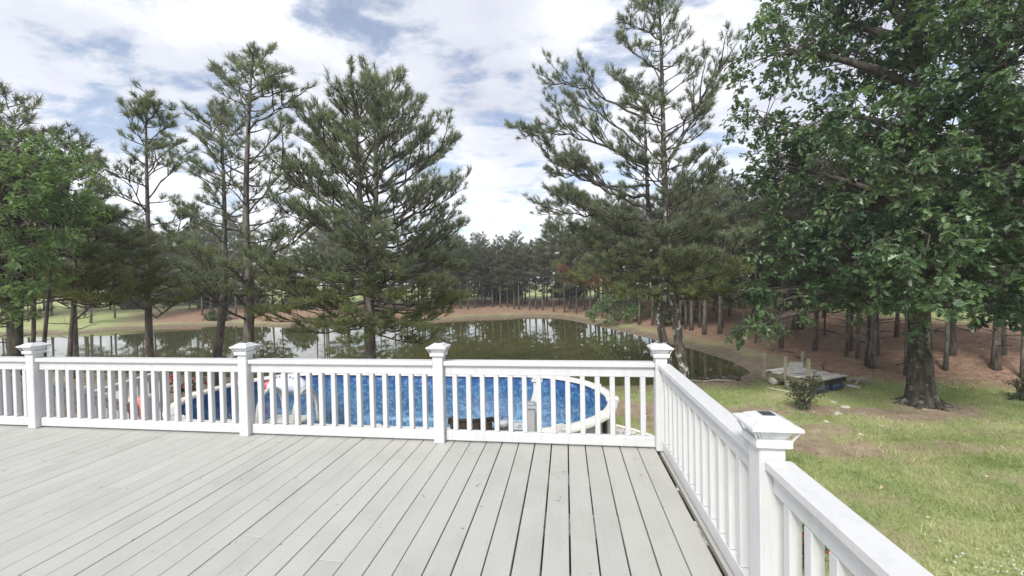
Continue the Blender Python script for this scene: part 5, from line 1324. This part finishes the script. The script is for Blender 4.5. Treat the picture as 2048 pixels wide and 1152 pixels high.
for k, (q, s) in enumerate(zip(ROCKS, (.09, .1, .11, .07, .06))):
    boulder(q[0], q[1], s, ('pale flat stone right of the rose bush, closest to the oak strip', 'pale flat stone, rightmost of the group by the rose bush', 'largest pale stone in the bare strip right of the rose bush', 'small pale stone nearest the deck, below the rose bush', 'small pale stone alone in the dry patch of lawn')[k], 50 + k, stone, .35, 'stone', 'stone', 'pale stones on the lawn')
boulder(-12.6, 10.2, .38, 'pale grey boulder behind the left end of the pool, right one of two', 61, stone, .8, group='boulders past the pool')
boulder(-13.3, 10.0, .42, 'pale grey boulder behind the left end of the pool, left one of two', 62, stone, .85, group='boulders past the pool')

# ---------------------------------------------------------------- grass, litter, clover
rs = np.random.RandomState(9)
def blades(n, region, hgt, wid, seed, near=1.0):
    r_ = np.random.RandomState(seed)
    x = r_.uniform(*region[0], n); y = region[1][0] + (region[1][1] - region[1][0]) * r_.uniform(0, 1, n) ** near
    nd_, bk_, dt_ = masks(x, y)
    dens = (1 - nd_) * (1 - bk_ * .9) * (1 - dt_ * .93) * (.35 + .9 * fbm(x, y, 1.2, 21))
    keep = (r_.uniform(0, 1, n) < dens) & (sdf(x, y) > .6) & ~((x < .95) & (y < 3.6)) & (oval_dist(x, y) > PR + 1.8)
    x, y = x[keep], y[keep]; m = len(x)
    z = height(x, y) + (fbm(x, y, 1.4, 2) - .5) * .07 - .005
    h = hgt * r_.uniform(.5, 1.3, m) * (.6 + .9 * fbm(x, y, .9, 22)); a = r_.uniform(0, 6.283, m); l = r_.normal(size=(m, 2)) * .55
    b = np.stack([x, y, z], 1); s_ = np.stack([np.cos(a), np.sin(a), 0 * a], 1) * (wid * r_.uniform(.7, 1.3, m))[:, None] / 2
    tip = b + np.stack([l[:, 0] * h, l[:, 1] * h, h], 1)
    V = np.stack([b - s_, b + s_, tip], 1).reshape(-1, 3)
    return V, np.arange(len(V)).reshape(-1, 3)
parts = [blades(22000, ((1.0, 13), (3.5, 13)), .1, .012, 3), blades(150000, ((1.0, 9), (3.0, 9.5)), .06, .008, 1), blades(170000, ((1.0, 16), (8, 16.5)), .065, .012, 2)]
V = np.concatenate([q[0] for q in parts]); F = np.arange(len(V)).reshape(-1, 3)
tag(link('grass', raw_mesh('grass', V, F, M['grass'])), 'short patchy lawn grass right of the deck', None, kind='stuff')
n = 60000
x, y = rs.uniform(4, 24, n), rs.uniform(13.5, 32, n); nd_, _, _ = masks(x, y); k = (rs.uniform(0, 1, n) < nd_ * .9 + .03) & (sdf(x, y) > .5)
x, y = x[k], y[k]; m = len(x); a = rs.uniform(0, 6.283, m); l = rs.uniform(.06, .22, m)
b = np.stack([x, y, height(x, y) + (fbm(x, y, 1.4, 2) - .5) * .07 + .012], 1); d = np.stack([np.cos(a), np.sin(a), rs.uniform(-.05, .25, m)], 1)
s_ = np.stack([-np.sin(a), np.cos(a), 0 * a], 1) * .009
V = np.stack([b - s_, b + s_, b + d * l[:, None]], 1).reshape(-1, 3)
tag(link('pine_litter', raw_mesh('pine_litter', V, np.arange(len(V)).reshape(-1, 3), M['litter'])), 'brown fallen pine needles on the slope under the pines', None, kind='stuff')
n = 55
x, y = 4.75 + rs.normal(size=n) * .4, 4.95 + rs.normal(size=n) * .22
V, F = pebbles(np.stack([x, y, height(x, y) + .06], 1), rs.uniform(.009, .018, n), 5)
tag(link('clover_flowers', raw_mesh('clover_flowers', V, F, plain('white_clover', (.5, .52, .42), .8))), 'small white clover flowers in the near corner of the lawn', None, kind='stuff')
n = 170
x, y = rs.uniform(2, 14, n), rs.uniform(6, 15, n); k = sdf(x, y) > .8; x, y = x[k], y[k]; n = len(x)
LPv = np.stack([x, y, height(x, y) + .035], 1)
V, F = leaves(LPv, np.array((0, 0, 1.0)) + rs.normal(size=(n, 3)) * .35, rs.normal(size=(n, 3)) * np.array((1, 1, .2)), rs.uniform(.07, .13, n), LEAF_OAK, .4, rs)
tag(link('fallen_leaves', raw_mesh('fallen_leaves', V, F, leaf_mat('dry_fallen_leaves', (.34, .25, .15), (.46, .37, .25), (.55, .48, .36), 2, .1, .8))), 'scattered dry pale leaves fallen on the lawn', None, kind='stuff')

# understory bushes behind the plantation trunks: one mesh, many copies
def understory():
    rs_ = np.random.RandomState(123)
    r0 = empty('understory_bush', (0, 0, 0)); 
    leafy(r0, [(0, 0, .1), (0, 0, .4)], [(0, 0, 1.0, 1.1), (1.0, .2, .8, .9), (-1.0, 0, .7, .9), (.4, 0, 1.8, .7)], 34, 8, .24, LEAF_OVAL, 'shrub_dark', 77, limb_r=.03, spread=.4)
    kids = [(c.name.split('.')[0], c.data) for c in r0.children]
    spots = [(rs_.uniform(-24, 10), rs_.uniform(54, 66)) for _ in range(9)] + [(rs_.uniform(14, 40), rs_.uniform(34, 52)) for _ in range(22)] + [(rs_.uniform(-70, -24), rs_.uniform(42, 64)) for _ in range(14)] + [(rs_.uniform(22, 34), rs_.uniform(14, 32)) for _ in range(12)]
    for i, (x, y) in enumerate(spots):
        if i == 0: r = r0
        else:
            r = empty('understory_bush', (0, 0, 0))
            for nm, me in kids: link(nm, me, r)['kind'] = 'stuff' if nm == 'leaves' else 'thing'
        r.location = (x, y, gz(x, y)); r.rotation_euler = (0, 0, rs_.uniform(0, 6.28)); s = rs_.uniform(.8, 1.5); r.scale = (s, s, s)
        k = 0 if i < 9 else 1 if i < 31 else 2 if i < 45 else 3
        tag(r, ('dark bush in the shade behind the pines across the pond', 'dark bush behind the pines on the right-hand slope', 'dark bush in the wood on the far left bank', 'dark bush behind the oak beyond the needle slope')[k], 'bush', ('bushes behind the far pines', 'bushes behind the slope pines', 'bushes on the far left bank', 'bushes behind the oak')[k])
M['shrub_dark'] = leaf_mat('dark_shrub_leaves', (.03, .05, .025), (.05, .08, .035), (.08, .11, .045), 1.0, .25, .5)
understory()

# fallen branches on the needle slope and bits of litter on the deck
rs = np.random.RandomState(31)
k = 0
while k < 16:
    x, y = rs.uniform(9, 20), rs.uniform(16, 27)
    if float(sdf(x, y)) < 2.0 or any((x - a) ** 2 + (y - b) ** 2 < .5 for a, b in used): continue
    a, l = rs.uniform(0, 3.14), rs.uniform(.7, 1.9); mb = MB(); z = gz(x, y) + .06
    c_, s_ = math.cos(a), math.sin(a)
    mb.tube([(-c_ * l / 2, -s_ * l / 2, gz(x - c_ * l / 2, y - s_ * l / 2) - z + .05), (-.1 * s_, .1 * c_, .03), (c_ * l / 2, s_ * l / 2, gz(x + c_ * l / 2, y + s_ * l / 2) - z + .07)], [.028, .02, .008], 6)
    for q in (.2, -.25):
        mb.tube([(c_ * l * q, s_ * l * q, .03), (c_ * l * q + .3 * math.cos(a + .9), s_ * l * q + .3 * math.sin(a + .9), .09)], [.012, .004], 5)
    tag(mb.build('fallen_branch', M['branch'], loc=(x, y, z)), 'grey fallen branch lying on the brown needle slope', 'branch', 'fallen branches on the needle slope'); k += 1
n = 46
x, y = rs.uniform(-6.5, .6, n), 3.3 - np.abs(rs.normal(size=n)) * 1.1
a = rs.uniform(0, 6.28, n); l = rs.uniform(.012, .05, n)
b = np.stack([x, y, np.full(n, .003)], 1); d = np.stack([np.cos(a) * l, np.sin(a) * l, rs.uniform(0, .004, n)], 1); w = np.stack([-np.sin(a), np.cos(a), 0 * a], 1) * .003
V = np.stack([b - w, b + w, b + d + w * .4, b + d - w * .4], 1).reshape(-1, 3)
tag(link('deck_litter', raw_mesh('deck_litter', V, np.arange(len(V)).reshape(-1, 4), M['litter'])), 'tiny brown needle scraps lying on the grey deck boards', None, kind='stuff')

# ---------------------------------------------------------------- thin summer air
hm = bpy.data.materials.new('pale_air'); hm.use_nodes = True
hn, hl = hm.node_tree.nodes, hm.node_tree.links
hn.clear()
ho = hn.new('ShaderNodeOutputMaterial'); hv = hn.new('ShaderNodeVolumePrincipled')
hv.inputs['Color'].default_value = (.93, .95, 1.0, 1)
hv.inputs['Density'].default_value = .0014
hv.inputs['Anisotropy'].default_value = .1
hl.new(hv.outputs[0], ho.inputs['Volume'])
mb = MB(); mb.box((0, 200, 6.25), (900, 700, 19.5))
tag(mb.build('haze', hm), 'thin pale air over the pond and the pines', None, kind='stuff')
